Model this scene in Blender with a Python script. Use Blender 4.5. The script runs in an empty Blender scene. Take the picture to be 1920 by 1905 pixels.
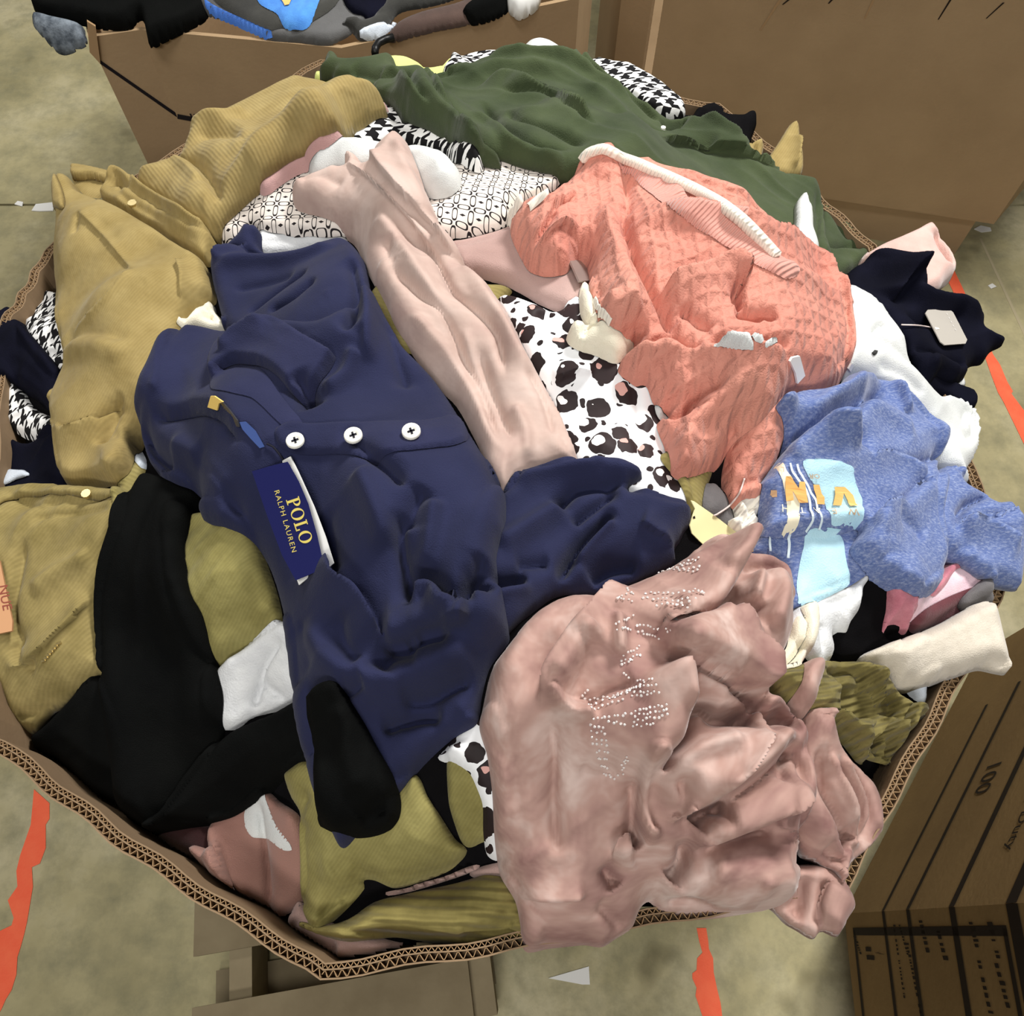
import bpy, bmesh, math, random
import numpy as np
from mathutils import Vector, Matrix
from mathutils.geometry import tessellate_polygon
random.seed(7); RNG = np.random.default_rng(11)
PI = math.pi
C = bpy.context.scene.collection
S = bpy.context.scene

# ------------------------------------------------------------------ camera, light, exposure
FPX, PITCH, CAMZ = 1500.0, math.radians(62), 1.7
cd = bpy.data.cameras.new('camera'); cam = bpy.data.objects.new('camera', cd); C.objects.link(cam)
cam.location = (0, 0, CAMZ); cam.rotation_euler = (math.radians(90) - PITCH, 0, 0)
cd.sensor_fit = 'HORIZONTAL'; cd.sensor_width = 36.0; cd.lens = 36.0 * FPX / 1920.0; cd.clip_start = 0.02
S.camera = cam
w = bpy.data.worlds.new('world'); S.world = w; w.use_nodes = True
w.node_tree.nodes['Background'].inputs[0].default_value = (1.0, 0.97, 0.92, 1)
w.node_tree.nodes['Background'].inputs[1].default_value = 0.10
def area(name, loc, target, size, power, col):
    l = bpy.data.lights.new(name, 'AREA'); l.shape = 'RECTANGLE'; l.size, l.size_y = size; l.energy = power; l.color = col
    o = bpy.data.objects.new(name, l); C.objects.link(o); o.location = loc
    d = Vector(target) - Vector(loc); o.rotation_euler = d.to_track_quat('-Z', 'Y').to_euler()
    return o
area('warehouse_and_fill_lamp', (1.15, 2.1, 3.5), (0.0, 0.6, 0.95), (0.8, 0.4), 120, (1.0, 0.975, 0.94))
area('warehouse_and_fill_lamp', (-0.5, -0.45, 4.2), (0, 0.7, 0.9), (1.6, 0.5), 40, (1.0, 0.975, 0.94))  # added fill above the camera, lifts the shade at the pile's front
area('warehouse_and_fill_lamp', (0.0, -3.0, 3.9), (0.1, 1.6, 0.6), (1.8, 0.6), 72, (1.0, 0.97, 0.93))  # added front fill that lights the upright faces of the back boxes
area('warehouse_and_fill_lamp', (-2.3, 3.0, 4.2), (-1.6, 2.2, 0), (1.6, 0.5), 46, (1.0, 0.97, 0.92))  # extra lamp put in to brighten the floor at the upper left
S.view_settings.view_transform = 'Standard'; S.view_settings.look = 'None'
S.view_settings.gamma = 1; S.view_settings.use_curve_mapping = False
S.view_settings.exposure = 0.16

# ------------------------------------------------------------------ helpers: naming, objects
def lin(c):
    c = np.array(c, float) / 255.0
    c = np.where(c <= 0.04045, c / 12.92, ((c + 0.055) / 1.055) ** 2.4); g = float(c @ np.array([.2126, .7152, .0722]))
    return tuple(c + (g - c) * .13)
def tag(o, label=None, cat=None, group=None, kind=None):
    if o is None: return o
    if label: o['label'] = label
    if cat: o['category'] = cat
    if group: o['group'] = group
    if kind: o['kind'] = kind
    return o
def empty(name, loc=(0, 0, 0), label=None, cat=None, group=None):
    o = bpy.data.objects.new(name, None); C.objects.link(o); o.location = loc; o.empty_display_size = .05
    return tag(o, label, cat, group)
def mesh(name, V, Fc, mat, parent=None, smooth=False, center=True):
    V = np.asarray(V, float)
    org = Vector(((V[:, 0].min() + V[:, 0].max()) / 2, (V[:, 1].min() + V[:, 1].max()) / 2, V[:, 2].min())) if center else Vector((0, 0, 0))
    me = bpy.data.meshes.new(name)
    if isinstance(Fc, np.ndarray):
        me.from_pydata((V - np.array(org)).tolist(), [], Fc.tolist())
    else:
        me.from_pydata((V - np.array(org)).tolist(), [], Fc)
    if smooth: me.polygons.foreach_set('use_smooth', [True] * len(me.polygons))
    me.materials.append(mat); me.update()
    o = bpy.data.objects.new(name, me); C.objects.link(o); o.location = org
    if parent is not None:
        o.parent = parent; o.matrix_parent_inverse = Matrix.Identity(4)
        pl = Vector(parent.location); q = parent
        while q.parent is not None: q = q.parent; pl += Vector(q.location)
        o.location = org - pl
    return o
class MB:                                   # collects simple solids into one mesh
    def __init__(s): s.V = []; s.F = []
    def add(s, V, F):
        n = len(s.V); s.V += [tuple(v) for v in V]; s.F += [tuple(i + n for i in f) for f in F]
    def prism(s, poly, z0, z1):             # vertical prism from an XY polygon
        n = len(poly); V = [(x, y, z0) for x, y in poly] + [(x, y, z1) for x, y in poly]
        F = [tuple(range(n - 1, -1, -1)), tuple(range(n, 2 * n))] + [(i, (i + 1) % n, n + (i + 1) % n, n + i) for i in range(n)]
        s.add(V, F)
    def box(s, o, u, v, n):                 # corner + three edge vectors
        o, u, v, n = map(Vector, (o, u, v, n))
        V = [o, o + u, o + u + v, o + v, o + n, o + u + n, o + u + v + n, o + v + n]
        s.add(V, [(3, 2, 1, 0), (4, 5, 6, 7), (0, 1, 5, 4), (1, 2, 6, 5), (2, 3, 7, 6), (3, 0, 4, 7)])
    def tube(s, pts, r, k=6):
        pts = [Vector(p) for p in pts]; V = []; n = len(pts)
        for i, p in enumerate(pts):
            t = (pts[min(i + 1, n - 1)] - pts[max(i - 1, 0)]).normalized()
            a = t.orthogonal().normalized() if i == 0 else (a - t * a.dot(t)).normalized()
            b = t.cross(a)
            V += [p + (a * math.cos(2 * PI * j / k) + b * math.sin(2 * PI * j / k)) * r for j in range(k)]
        F = [(i * k + j, i * k + (j + 1) % k, (i + 1) * k + (j + 1) % k, (i + 1) * k + j) for i in range(n - 1) for j in range(k)]
        F += [tuple(range(k - 1, -1, -1)), tuple((n - 1) * k + j for j in range(k))]
        s.add(V, F)
    def build(s, name, mat, parent=None, smooth=False): return mesh(name, s.V, s.F, mat, parent, smooth)

# ------------------------------------------------------------------ materials
class NT:
    def __init__(s, name):
        s.m = bpy.data.materials.new(name); s.m.use_nodes = True; s.t = s.m.node_tree
        s.b = s.t.nodes['Principled BSDF']; s.b.inputs['Roughness'].default_value = 0.9
        s.b.inputs['Specular IOR Level'].default_value = 0.2
    def n(s, typ, **kw):
        nd = s.t.nodes.new(typ)
        for k, v in kw.items(): setattr(nd, k, v)
        return nd
    def put(s, sock, v):
        if hasattr(v, 'is_output') or isinstance(v, bpy.types.NodeSocket): s.t.links.new(v, sock)
        elif isinstance(v, (tuple, list)) and len(v) == 3 and sock.type == 'RGBA': sock.default_value = (*v, 1)
        else: sock.default_value = v
    def ma(s, op, a, b=0.0, c=0.0):
        nd = s.n('ShaderNodeMath', operation=op)
        for i, v in enumerate((a, b, c)):
            if i < len(nd.inputs): s.put(nd.inputs[i], v)
        return nd.outputs[0]
    def coord(s, rot=0.0, sc=(1, 1, 1), warp=0.0, wscale=10):
        o = s.n('ShaderNodeTexCoord').outputs['Object']
        if warp:
            nz = s.noise(o, wscale, 2)[1]
            v = s.n('ShaderNodeVectorMath', operation='MULTIPLY_ADD'); s.put(v.inputs[0], nz); v.inputs[1].default_value = (warp,) * 3; s.put(v.inputs[2], o); o = v.outputs[0]
        mp = s.n('ShaderNodeMapping'); s.put(mp.inputs[0], o); mp.inputs['Rotation'].default_value = (0, 0, rot); mp.inputs['Scale'].default_value = sc
        return mp.outputs[0]
    def noise(s, v, scale, detail=2, rough=.5, dist=0.0):
        nd = s.n('ShaderNodeTexNoise'); s.put(nd.inputs['Vector'], v); nd.inputs['Scale'].default_value = scale
        nd.inputs['Detail'].default_value = detail; nd.inputs['Roughness'].default_value = rough; nd.inputs['Distortion'].default_value = dist
        return nd.outputs[0], nd.outputs[1]
    def xyz(s, v):
        nd = s.n('ShaderNodeSeparateXYZ'); s.put(nd.inputs[0], v); return nd.outputs
    def ramp(s, f, stops):
        nd = s.n('ShaderNodeValToRGB'); s.put(nd.inputs[0], f); e = nd.color_ramp.elements
        while len(e) < len(stops): e.new(.5)
        for q, (p, c) in zip(e, stops): q.position = p; q.color = (*c, 1)
        return nd.outputs[0]
    def mix(s, f, a, b):
        nd = s.n('ShaderNodeMix', data_type='RGBA'); s.put(nd.inputs['Factor'], f); s.put(nd.inputs[6], a); s.put(nd.inputs[7], b); return nd.outputs[2]
    def color(s, c): s.put(s.b.inputs['Base Color'], c); return s
    def bump(s, h, dist, strength=1.0):
        nd = s.n('ShaderNodeBump'); s.put(nd.inputs['Height'], h); nd.inputs['Distance'].default_value = dist; nd.inputs['Strength'].default_value = strength
        if s.b.inputs['Normal'].is_linked: s.t.links.new(s.b.inputs['Normal'].links[0].from_socket, nd.inputs['Normal'])
        s.t.links.new(nd.outputs[0], s.b.inputs['Normal']); return s
    def set(s, **kw):
        for k, v in kw.items():
            k = {'rough': 'Roughness', 'sheen': 'Sheen Weight', 'srough': 'Sheen Roughness', 'metal': 'Metallic', 'spec': 'Specular IOR Level', 'trans': 'Transmission Weight', 'alpha': 'Alpha', 'stint': 'Sheen Tint'}[k]
            s.put(s.b.inputs[k], v)
        return s
def plain(name, c, rough=.9, **kw):
    m = NT(name); m.color(lin(c)); m.set(rough=rough, **kw); return m.m
def cloth(name, c, c2=None, scale=14, sheen=0.15, weave=900, soft=.0010, rough=.92, spec=.2):
    m = NT(name); v = m.coord()
    c2 = c2 or tuple(x * .86 for x in c)
    f = m.noise(v, scale, 4, .6)[0]
    m.color(m.ramp(f, [(.35, lin(c2)), (.65, lin(c))])); m.set(rough=rough, sheen=sheen, spec=spec)
    m.bump(m.noise(v, 45, 3)[0], soft); m.bump(m.noise(v, weave, 2)[0], .0006)
    return m.m
def cord(name, c, c2, ang, period=.005, d=.0008, sheen=.08):
    m = NT(name); v = m.coord(ang, warp=.006, wscale=16)
    x = m.xyz(v)[0]; h = m.ma('SINE', m.ma('MULTIPLY', x, 2 * PI / period))
    f = m.noise(m.coord(), 22, 5, .65)[0]
    base = m.ramp(f, [(.3, lin(c2)), (.7, lin(c))])
    dk = m.mix(m.ma('MULTIPLY', m.ma('SUBTRACT', 1, m.ma('MULTIPLY_ADD', h, .5, .5)), .12), base, lin(tuple(x * .5 for x in c2)))
    m.color(dk); m.set(sheen=sheen, srough=.4); m.bump(m.noise(m.coord(), 60, 3)[0], .0012); m.bump(h, d); return m.m
def velvet(name, c, c2, c3):
    m = NT(name); v = m.coord(warp=.02, wscale=9)
    f = m.noise(v, 11, 4, .62, .6)[0]
    m.color(m.ramp(f, [(.34, lin(c2)), (.5, lin(c)), (.66, lin(c3))])); m.set(sheen=.18, srough=.3, rough=.8)
    m.bump(m.noise(v, 40, 3)[0], .0015); return m.m
def knit(name, c, c2):
    m = NT(name); v = m.coord(.6, warp=.014, wscale=22)
    X, Y, Z = m.xyz(v)
    # lattice of travelling cables with a purl ground
    u = m.ma('MULTIPLY', m.ma('ADD', X, m.ma('MULTIPLY', Y, .72)), PI / .017); q = m.ma('MULTIPLY', m.ma('SUBTRACT', X, m.ma('MULTIPLY', Y, .72)), PI / .017)
    r1 = m.ma('POWER', m.ma('ABSOLUTE', m.ma('COSINE', u)), 3); r2 = m.ma('POWER', m.ma('ABSOLUTE', m.ma('COSINE', q)), 3)
    h = m.ma('ADD', m.ma('MAXIMUM', r1, r2), m.ma('MULTIPLY', m.ma('SINE', m.ma('MULTIPLY', u, 3)), .12))
    f = m.noise(m.coord(), 9, 3)[0]
    base = m.ramp(f, [(.35, lin(c2)), (.65, lin(c))])
    m.color(base); m.set(sheen=.08, srough=.5)
    m.bump(h, .0026, .8); m.bump(m.noise(m.coord(), 500, 2)[0], .0008); return m.m
def rib(name, c, ang, period=.004, d=.0006):
    m = NT(name); x = m.xyz(m.coord(ang))[0]
    m.color(lin(c)); m.set(sheen=.3); m.bump(m.ma('SINE', m.ma('MULTIPLY', x, 2 * PI / period)), d); m.bump(m.noise(m.coord(), 50, 3)[0], .0015); return m.m
def leopard(name):
    m = NT(name); v = m.coord(warp=.013, wscale=60)
    def vor(scale, vec, out='Distance', rnd=.8):
        nd = m.n('ShaderNodeTexVoronoi', voronoi_dimensions='2D'); m.put(nd.inputs['Vector'], vec); nd.inputs['Scale'].default_value = scale; nd.inputs['Randomness'].default_value = rnd
        return nd.outputs[out]
    d = vor(37, v); col = m.n('ShaderNodeSeparateColor'); m.put(col.inputs[0], vor(37, v, 'Color'))
    rad = m.ma('MULTIPLY_ADD', col.outputs[0], .2, .30)
    spot = m.ma('LESS_THAN', d, rad)
    off = m.n('ShaderNodeVectorMath', operation='ADD'); m.put(off.inputs[0], v); off.inputs[1].default_value = (.0045, -.004, 0)
    core = m.ma('LESS_THAN', vor(37, off.outputs[0]), m.ma('MULTIPLY_ADD', col.outputs[1], .30, -.06))
    pink = m.ma('GREATER_THAN', col.outputs[2], .6)
    dots = m.ma('LESS_THAN', vor(56, m.coord(.7, warp=.01, wscale=60)), .17)
    dots = m.ma('MULTIPLY', dots, m.ma('GREATER_THAN', d, .47))
    dark = m.mix(m.noise(m.coord(), 18, 1)[0], lin((28, 26, 26)), lin((52, 34, 36)))
    c = m.mix(m.ma('MAXIMUM', spot, dots), lin((236, 238, 240)), dark)
    c = m.mix(m.ma('MULTIPLY', core, spot), c, m.mix(pink, lin((232, 228, 226)), lin((214, 160, 150))))
    m.color(c); m.set(rough=.6); m.bump(m.noise(m.coord(), 50, 3)[0], .001); return m.m
def hound(name, ang, period):
    m = NT(name); v = m.coord(ang, warp=.003, wscale=30); X, Y, Z = m.xyz(v)
    u = m.ma('FRACT', m.ma('DIVIDE', X, period)); q = m.ma('FRACT', m.ma('DIVIDE', Y, period))
    uu = m.ma('LESS_THAN', u, .5); vv = m.ma('LESS_THAN', q, .5)
    p = m.ma('LESS_THAN', m.ma('FRACT', m.ma('MULTIPLY', m.ma('SUBTRACT', u, q), 2)), .5)
    k = m.ma('ADD', m.ma('MULTIPLY', uu, p), m.ma('MULTIPLY', vv, m.ma('SUBTRACT', 1, p)))
    m.color(m.mix(k, lin((228, 228, 226)), lin((20, 19, 21)))); m.bump(m.noise(m.coord(), 60, 3)[0], .002); return m.m
def chain(name, ang, period):
    m = NT(name); v = m.coord(ang, warp=.005, wscale=20); X, Y, Z = m.xyz(v)
    def cell(dx, rx, ry):
        x = m.ma('SUBTRACT', m.ma('FRACT', m.ma('ADD', m.ma('DIVIDE', X, period), dx)), .5)
        y = m.ma('SUBTRACT', m.ma('FRACT', m.ma('ADD', m.ma('DIVIDE', Y, period), dx)), .5)
        r = m.ma('SQRT', m.ma('ADD', m.ma('POWER', m.ma('ABSOLUTE', m.ma('DIVIDE', x, rx)), 3), m.ma('POWER', m.ma('ABSOLUTE', m.ma('DIVIDE', y, ry)), 3)))
        return m.ma('LESS_THAN', m.ma('ABSOLUTE', m.ma('SUBTRACT', r, .82)), .2)
    def dot(dx, dy):
        x = m.ma('SUBTRACT', m.ma('FRACT', m.ma('ADD', m.ma('DIVIDE', X, period), dx)), .5)
        y = m.ma('SUBTRACT', m.ma('FRACT', m.ma('ADD', m.ma('DIVIDE', Y, period), dy)), .5)
        return m.ma('LESS_THAN', m.ma('ADD', m.ma('MULTIPLY', m.ma('ABSOLUTE', x), 1.0), m.ma('MULTIPLY', m.ma('ABSOLUTE', y), 2.4)), .2)
    k = m.ma('MAXIMUM', cell(0, .18, .38), cell(.5, .40, .155)); k = m.ma('MAXIMUM', k, dot(.5, 0))
    m.color(m.mix(k, lin((226, 216, 206)), lin((34, 28, 30)))); m.set(rough=.7); m.bump(m.noise(m.coord(), 45, 3)[0], .0015); return m.m
def heather(name, c, c2, c3):
    m = NT(name); f = m.noise(m.coord(.5, (1, 2.6, 1)), 230, 3, .7)[0]; g = m.noise(m.coord(), 12, 2)[0]
    a = m.ramp(f, [(.34, lin(c2)), (.5, lin(c)), (.66, lin(c3))])
    m.color(m.mix(m.ma('MULTIPLY', g, .35), a, lin(c))); m.set(sheen=.2); m.bump(m.noise(m.coord(), 45, 3)[0], .0014); m.bump(f, .0003); return m.m
def board(name, c, c2, ang=0.0):
    m = NT(name); v = m.coord(ang)
    f = m.noise(v, 5, 5, .6)[0]; g = m.noise(m.coord(ang, (1, 1, 14)), 40, 2)[0]
    m.color(m.mix(m.ma('MULTIPLY', g, .35), m.ramp(f, [(.3, lin(c2)), (.7, lin(c))]), lin(c2))); m.set(rough=.85); m.bump(m.noise(v, 120, 2)[0], .0004); return m.m
def concrete(name):
    m = NT(name); v = m.coord()
    f = m.noise(v, 2.2, 6, .62)[0]; g = m.noise(v, 14, 5, .7)[0]; h = m.noise(v, 60, 3, .6)[0]
    a = m.ramp(f, [(.32, lin((140, 132, 92))), (.5, lin((170, 160, 116))), (.7, lin((196, 187, 150)))])
    a = m.mix(m.ramp(g, [(.42, (0, 0, 0)), (.72, (.55, .55, .55))]), a, lin((112, 112, 88)))
    st = m.ramp(m.noise(v, 5.5, 2)[0], [(.66, (0, 0, 0)), (.74, (.6, .6, .6))])
    m.color(m.mix(st, a, lin((94, 87, 58)))); m.set(rough=m.ramp(g, [(.3, (.55,) * 3), (.7, (.85,) * 3)])); m.bump(h, .0006); m.bump(g, .001); return m.m

M = dict(
 navy=cloth('navy_pique', (36, 40, 74), (29, 33, 63), 7, .05), navy2=cloth('navy_collar_rib', (39, 42, 76), (31, 35, 66), 9, .05),
 tan=cord('tan_corduroy', (163, 142, 82), (140, 119, 60), 0.55, .0034, .00004), tanleg=cord('tan_corduroy_leg', (168, 147, 87), (145, 123, 64), -.62, .0046, .00014),
 olive=cord('olive_corduroy', (156, 143, 80), (126, 114, 54), 1.9, .0046, .0002), olivej=cord('olive_corduroy_jeans', (156, 138, 78), (122, 107, 52), .7, .0036, .00008),
 oliver=cord('olive_ribbed_knit', (148, 135, 68), (114, 103, 46), 1.62, .0085, .0010), olivek=cord('olive_rib_knit_sweater', (138, 126, 66), (104, 94, 44), 1.3, .0075, .0012), olive2=cord('olive_crushed_corduroy', (154, 145, 78), (124, 115, 54), .7, .0030, .00005),
 velvet=velvet('dusty_pink_velvet', (176, 139, 127), (140, 101, 95), (206, 180, 170)), blush=velvet('blush_velour', (188, 161, 149), (173, 143, 133), (199, 175, 164)),
 coral=knit('coral_cable_knit', (213, 141, 120), (203, 126, 107)), coralr=rib('coral_ribbing', (218, 150, 134), .9, .004),
 cream=rib('cream_ribbing', (236, 230, 214), .9, .005), creamp=cloth('cream_cotton', (236, 230, 208), (222, 214, 188)),
 white=cloth('white_cotton', (210, 213, 210), (200, 203, 202), 10, .05), whites=cloth('white_slub_jersey', (220, 222, 222), (206, 208, 210), 40, .05, 500, .002),
 green=cloth('forest_green_velour', (66, 78, 46), (50, 62, 35), 9, .08, 700, .0012), black=cloth('black_fleece', (13, 14, 13), (8, 9, 9), 10, .0, spec=.06), black2=cloth('black_jersey', (15, 14, 16), (9, 8, 10), 12, .0, spec=.06),
 dnavy=cloth('dark_navy_fleece', (15, 16, 32), (9, 10, 23), 12, .0, spec=.08), blue=heather('blue_heather_jersey', (96, 116, 168), (70, 92, 152), (140, 153, 188)),
 blued=heather('deep_blue_heather', (78, 90, 164), (62, 74, 150), (104, 116, 180)),
 mauve=cloth('mauve_ponte', (182, 150, 142), (166, 134, 126), 6, .2), pinkf=cloth('pink_french_terry', (200, 156, 152), (186, 142, 138), 8, .3), peach=cloth('peach_ponte', (226, 178, 150), (214, 164, 138), 6, .2),
 pinkfleece=cloth('pink_fleece', (222, 180, 168), (206, 164, 152), 30, .5), tulle=cloth('rose_tulle', (206, 126, 140), (180, 100, 116), 60, .2), oat=cloth('oatmeal_sweatshirt_fleece', (212, 202, 184), (198, 188, 170), 60, .4, 700, .001),
 lime=cloth('lime_jersey', (222, 232, 120), (206, 216, 104)), yellow=plain('pale_yellow_card', (240, 232, 168), .6), ochre=plain('ochre_card', (196, 140, 62), .6),
 leo=leopard('leopard_print_jersey'), hound=hound('houndstooth_knit', .5, .020), hound2=hound('houndstooth_knit_small', -.4, .017), chain=chain('chain_link_print', .12, .0175),
 card=board('corrugated_cardboard', (146, 120, 88), (126, 102, 74)), cardd=board('brown_cardboard', (164, 136, 98), (148, 121, 86)), carde=plain('cardboard_cut_edge', (158, 126, 86)), ink=plain('dark_brown_print', (34, 24, 18), .8), inkp=plain('black_print', (22, 16, 22), .7),
 cardr=board('dull_cardboard', (164, 137, 100), (150, 124, 89)), cardy=board('golden_cardboard', (142, 114, 66), (122, 96, 54)),
 floor=concrete('sealed_concrete'), orange=cloth('orange_floor_tape', (255, 104, 54), (252, 92, 44), 20, 0, 300, .001, .6),
 wood=board('weathered_pallet_wood', (150, 136, 104), (118, 104, 76)), paper=plain('white_paper', (226, 226, 222), .7), grey=plain('grey_card', (176, 170, 160), .5), greyp=plain('grey_print_white', (214, 210, 204), .5),
 tagblue=plain('navy_gloss_card', (22, 26, 84), .35, spec=.5), gold=plain('gold_foil_print', (216, 196, 78), .45), button=plain('pearl_button', (240, 238, 226), .35, spec=.5), thread=plain('dark_thread', (30, 30, 40)),
 ylabel=plain('yellow_label', (246, 206, 92), .5), clear=plain('glossy_dark_sticker', (52, 52, 58), .25, spec=.6), bluegloss=plain('glossy_blue_sticker', (52, 74, 130), .2, spec=.6),
 silver=plain('silver_satin_label', (166, 156, 150), .35, metal=.5), sky=cloth('pale_blue_screen_print', (178, 222, 236), (166, 212, 230), 30, 0, 600, .0006, .6), cprint=plain('cream_screen_print', (244, 236, 204), .6), oprint=plain('orange_screen_print', (244, 180, 88), .6), wprint=plain('white_screen_print', (214, 232, 240), .6), tprint=plain('tan_screen_print', (206, 168, 124), .6),
 gem=plain('crystal_rhinestone', (236, 228, 224), .18, metal=.25, spec=.9), leather=plain('tan_leather_patch', (190, 138, 92), .6), leatherp=plain('red_brown_embossing', (134, 62, 46), .6), brass=plain('brass', (210, 190, 130), .3, metal=.9),
 dbrown=cloth('dark_brown_knit', (86, 66, 58), (70, 54, 48)), grey2=cloth('charcoal_jersey', (92, 92, 92), (80, 80, 80)), charcoal=cloth('dark_charcoal_jersey', (58, 58, 54), (46, 46, 44)), bright=cloth('bright_blue_jersey', (66, 146, 226), (48, 120, 206), 30), royal=cloth('royal_blue_jersey', (62, 120, 210), (50, 106, 196)), lace=cloth('grey_lace', (120, 130, 140), (60, 68, 78), 60, 0, 300, .003),
 lbl=plain('cloth_label_white', (240, 238, 234), .6), string=plain('clear_plastic_thread', (226, 206, 200), .3), steel=plain('dark_plastic', (18, 18, 18), .4), ltblue=cloth('ice_blue_cotton', (206, 216, 226), (190, 200, 214)), greyd=cloth('grey_wool', (112, 108, 108), (90, 88, 90)), pinkw=cloth('pale_pink_tulle', (236, 206, 214), (222, 182, 196), 30), plum=cloth('plum_tulle', (110, 56, 62), (92, 44, 52), 20), purl=cloth('lilac_gauze', (200, 184, 190), (186, 168, 176)), wine=cloth('dark_wine_jersey', (60, 30, 30), (44, 22, 24)), mauved=cloth('dusky_mauve_ponte', (158, 116, 102), (146, 104, 92), 6, .2),
)

# ------------------------------------------------------------------ photograph pixels -> rays
def rays(px):
    px = np.asarray(px, float)[:, :2]
    u = (px[:, 0] - 960) / FPX; v = -(px[:, 1] - 952.5) / FPX
    return np.stack([u, math.cos(PITCH) + v * math.sin(PITCH), -math.sin(PITCH) + v * math.cos(PITCH)], 1)
def at_z(x, y, z):
    d = rays([(x, y)])[0]; t = (z - CAMZ) / d[2]; return (d[0] * t, d[1] * t, z)
def on_plane(x, y, p0, n):
    d = Vector(rays([(x, y)])[0]); o = Vector((0, 0, CAMZ)); n = Vector(n); return o + d * ((Vector(p0) - o).dot(n) / d.dot(n))

# ------------------------------------------------------------------ cloth height fields
def boxblur(a, r):
    if r < 1: return a
    for ax in (0, 1):
        p = np.pad(a, [(r + 1, r) if i == ax else (0, 0) for i in (0, 1)], mode='edge')
        c = np.cumsum(p, axis=ax); k = 2 * r + 1
        a = (np.take(c, range(k, c.shape[ax]), axis=ax) - np.take(c, range(0, c.shape[ax] - k), axis=ax)) / k
    return a
def blur(a, r):
    for _ in range(2): a = boxblur(a, r)
    return a
def maxf(a, r):
    for ax in (0, 1):
        out = a.copy()
        for k in range(1, r + 1):
            sl = [slice(None)] * 2; sr = [slice(None)] * 2; sl[ax] = slice(k, None); sr[ax] = slice(None, -k)
            out[tuple(sl)] = np.maximum(out[tuple(sl)], a[tuple(sr)]); out[tuple(sr)] = np.maximum(out[tuple(sr)], a[tuple(sl)])
        a = out
    return a
def vnoise(x, y, seed):
    r = np.random.default_rng(seed); T = r.random((64, 64))
    xi = np.floor(x).astype(int); yi = np.floor(y).astype(int); fx = x - xi; fy = y - yi
    fx = fx * fx * (3 - 2 * fx); fy = fy * fy * (3 - 2 * fy)
    g = lambda i, j: T[i % 64, j % 64]
    return (g(xi, yi) * (1 - fx) + g(xi + 1, yi) * fx) * (1 - fy) + (g(xi, yi + 1) * (1 - fx) + g(xi + 1, yi + 1) * fx) * fy * 1.0
def seg_dist(X, Y, P, closed=False):
    """distance, signed side (left of walking direction > 0) and arc fraction of points to polyline P"""
    P = np.asarray(P, float); A = P; B = np.roll(P, -1, 0)
    if not closed: A = P[:-1]; B = P[1:]
    L = np.linalg.norm(B - A, axis=1); cum = np.concatenate([[0], np.cumsum(L)]); tot = max(cum[-1], 1e-9)
    bd = np.full(X.shape, 1e9); bs = np.zeros(X.shape); bt = np.zeros(X.shape)
    for i in range(len(A)):
        if L[i] < 1e-9: continue
        dx, dy = (B[i] - A[i]) / L[i]; rx = X - A[i, 0]; ry = Y - A[i, 1]
        t = np.clip(rx * dx + ry * dy, 0, L[i]); ex = rx - t * dx; ey = ry - t * dy; d = np.hypot(ex, ey)
        m = d < bd; bd = np.where(m, d, bd); bs = np.where(m, dx * ry - dy * rx, bs); bt = np.where(m, (cum[i] + t) / tot, bt)
    return bd, np.sign(bs), bt
def inside(X, Y, P):
    r = np.zeros(X.shape, bool); n = len(P)
    for i in range(n):
        x0, y0 = P[i]; x1, y1 = P[(i + 1) % n]
        if y0 == y1: continue
        c = ((y0 > Y) != (y1 > Y)) & (X < (x1 - x0) * (Y - y0) / (y1 - y0) + x0); r ^= c
    return r
def spline(pts, closed=True, k=5):
    P = [np.array(p[:2], float) for p in pts]; n = len(P); sharp = [len(p) > 2 for p in pts]; out = []
    for i in range(n if closed else n - 1):
        a, b = P[i], P[(i + 1) % n]; pr = P[i - 1] if (closed or i > 0) else a; nx = P[(i + 2) % n] if (closed or i + 2 < n) else b
        L = np.linalg.norm(b - a)
        def tang(p, q, r):
            d = r - p; nn = np.linalg.norm(d); return d / nn * L if nn > 1e-9 else d * 0
        ta = (b - a) if sharp[i] else tang(pr, a, b); tb = (b - a) if sharp[(i + 1) % n] else tang(a, b, nx)
        ta = ta * .8; tb = tb * .8
        for j in range(k):
            t = j / k; out.append((2 * t**3 - 3 * t**2 + 1) * a + (t**3 - 2 * t**2 + t) * ta + (-2 * t**3 + 3 * t**2) * b + (t**3 - t**2) * tb)
    if not closed: out.append(P[-1])
    return np.array(out)
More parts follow.
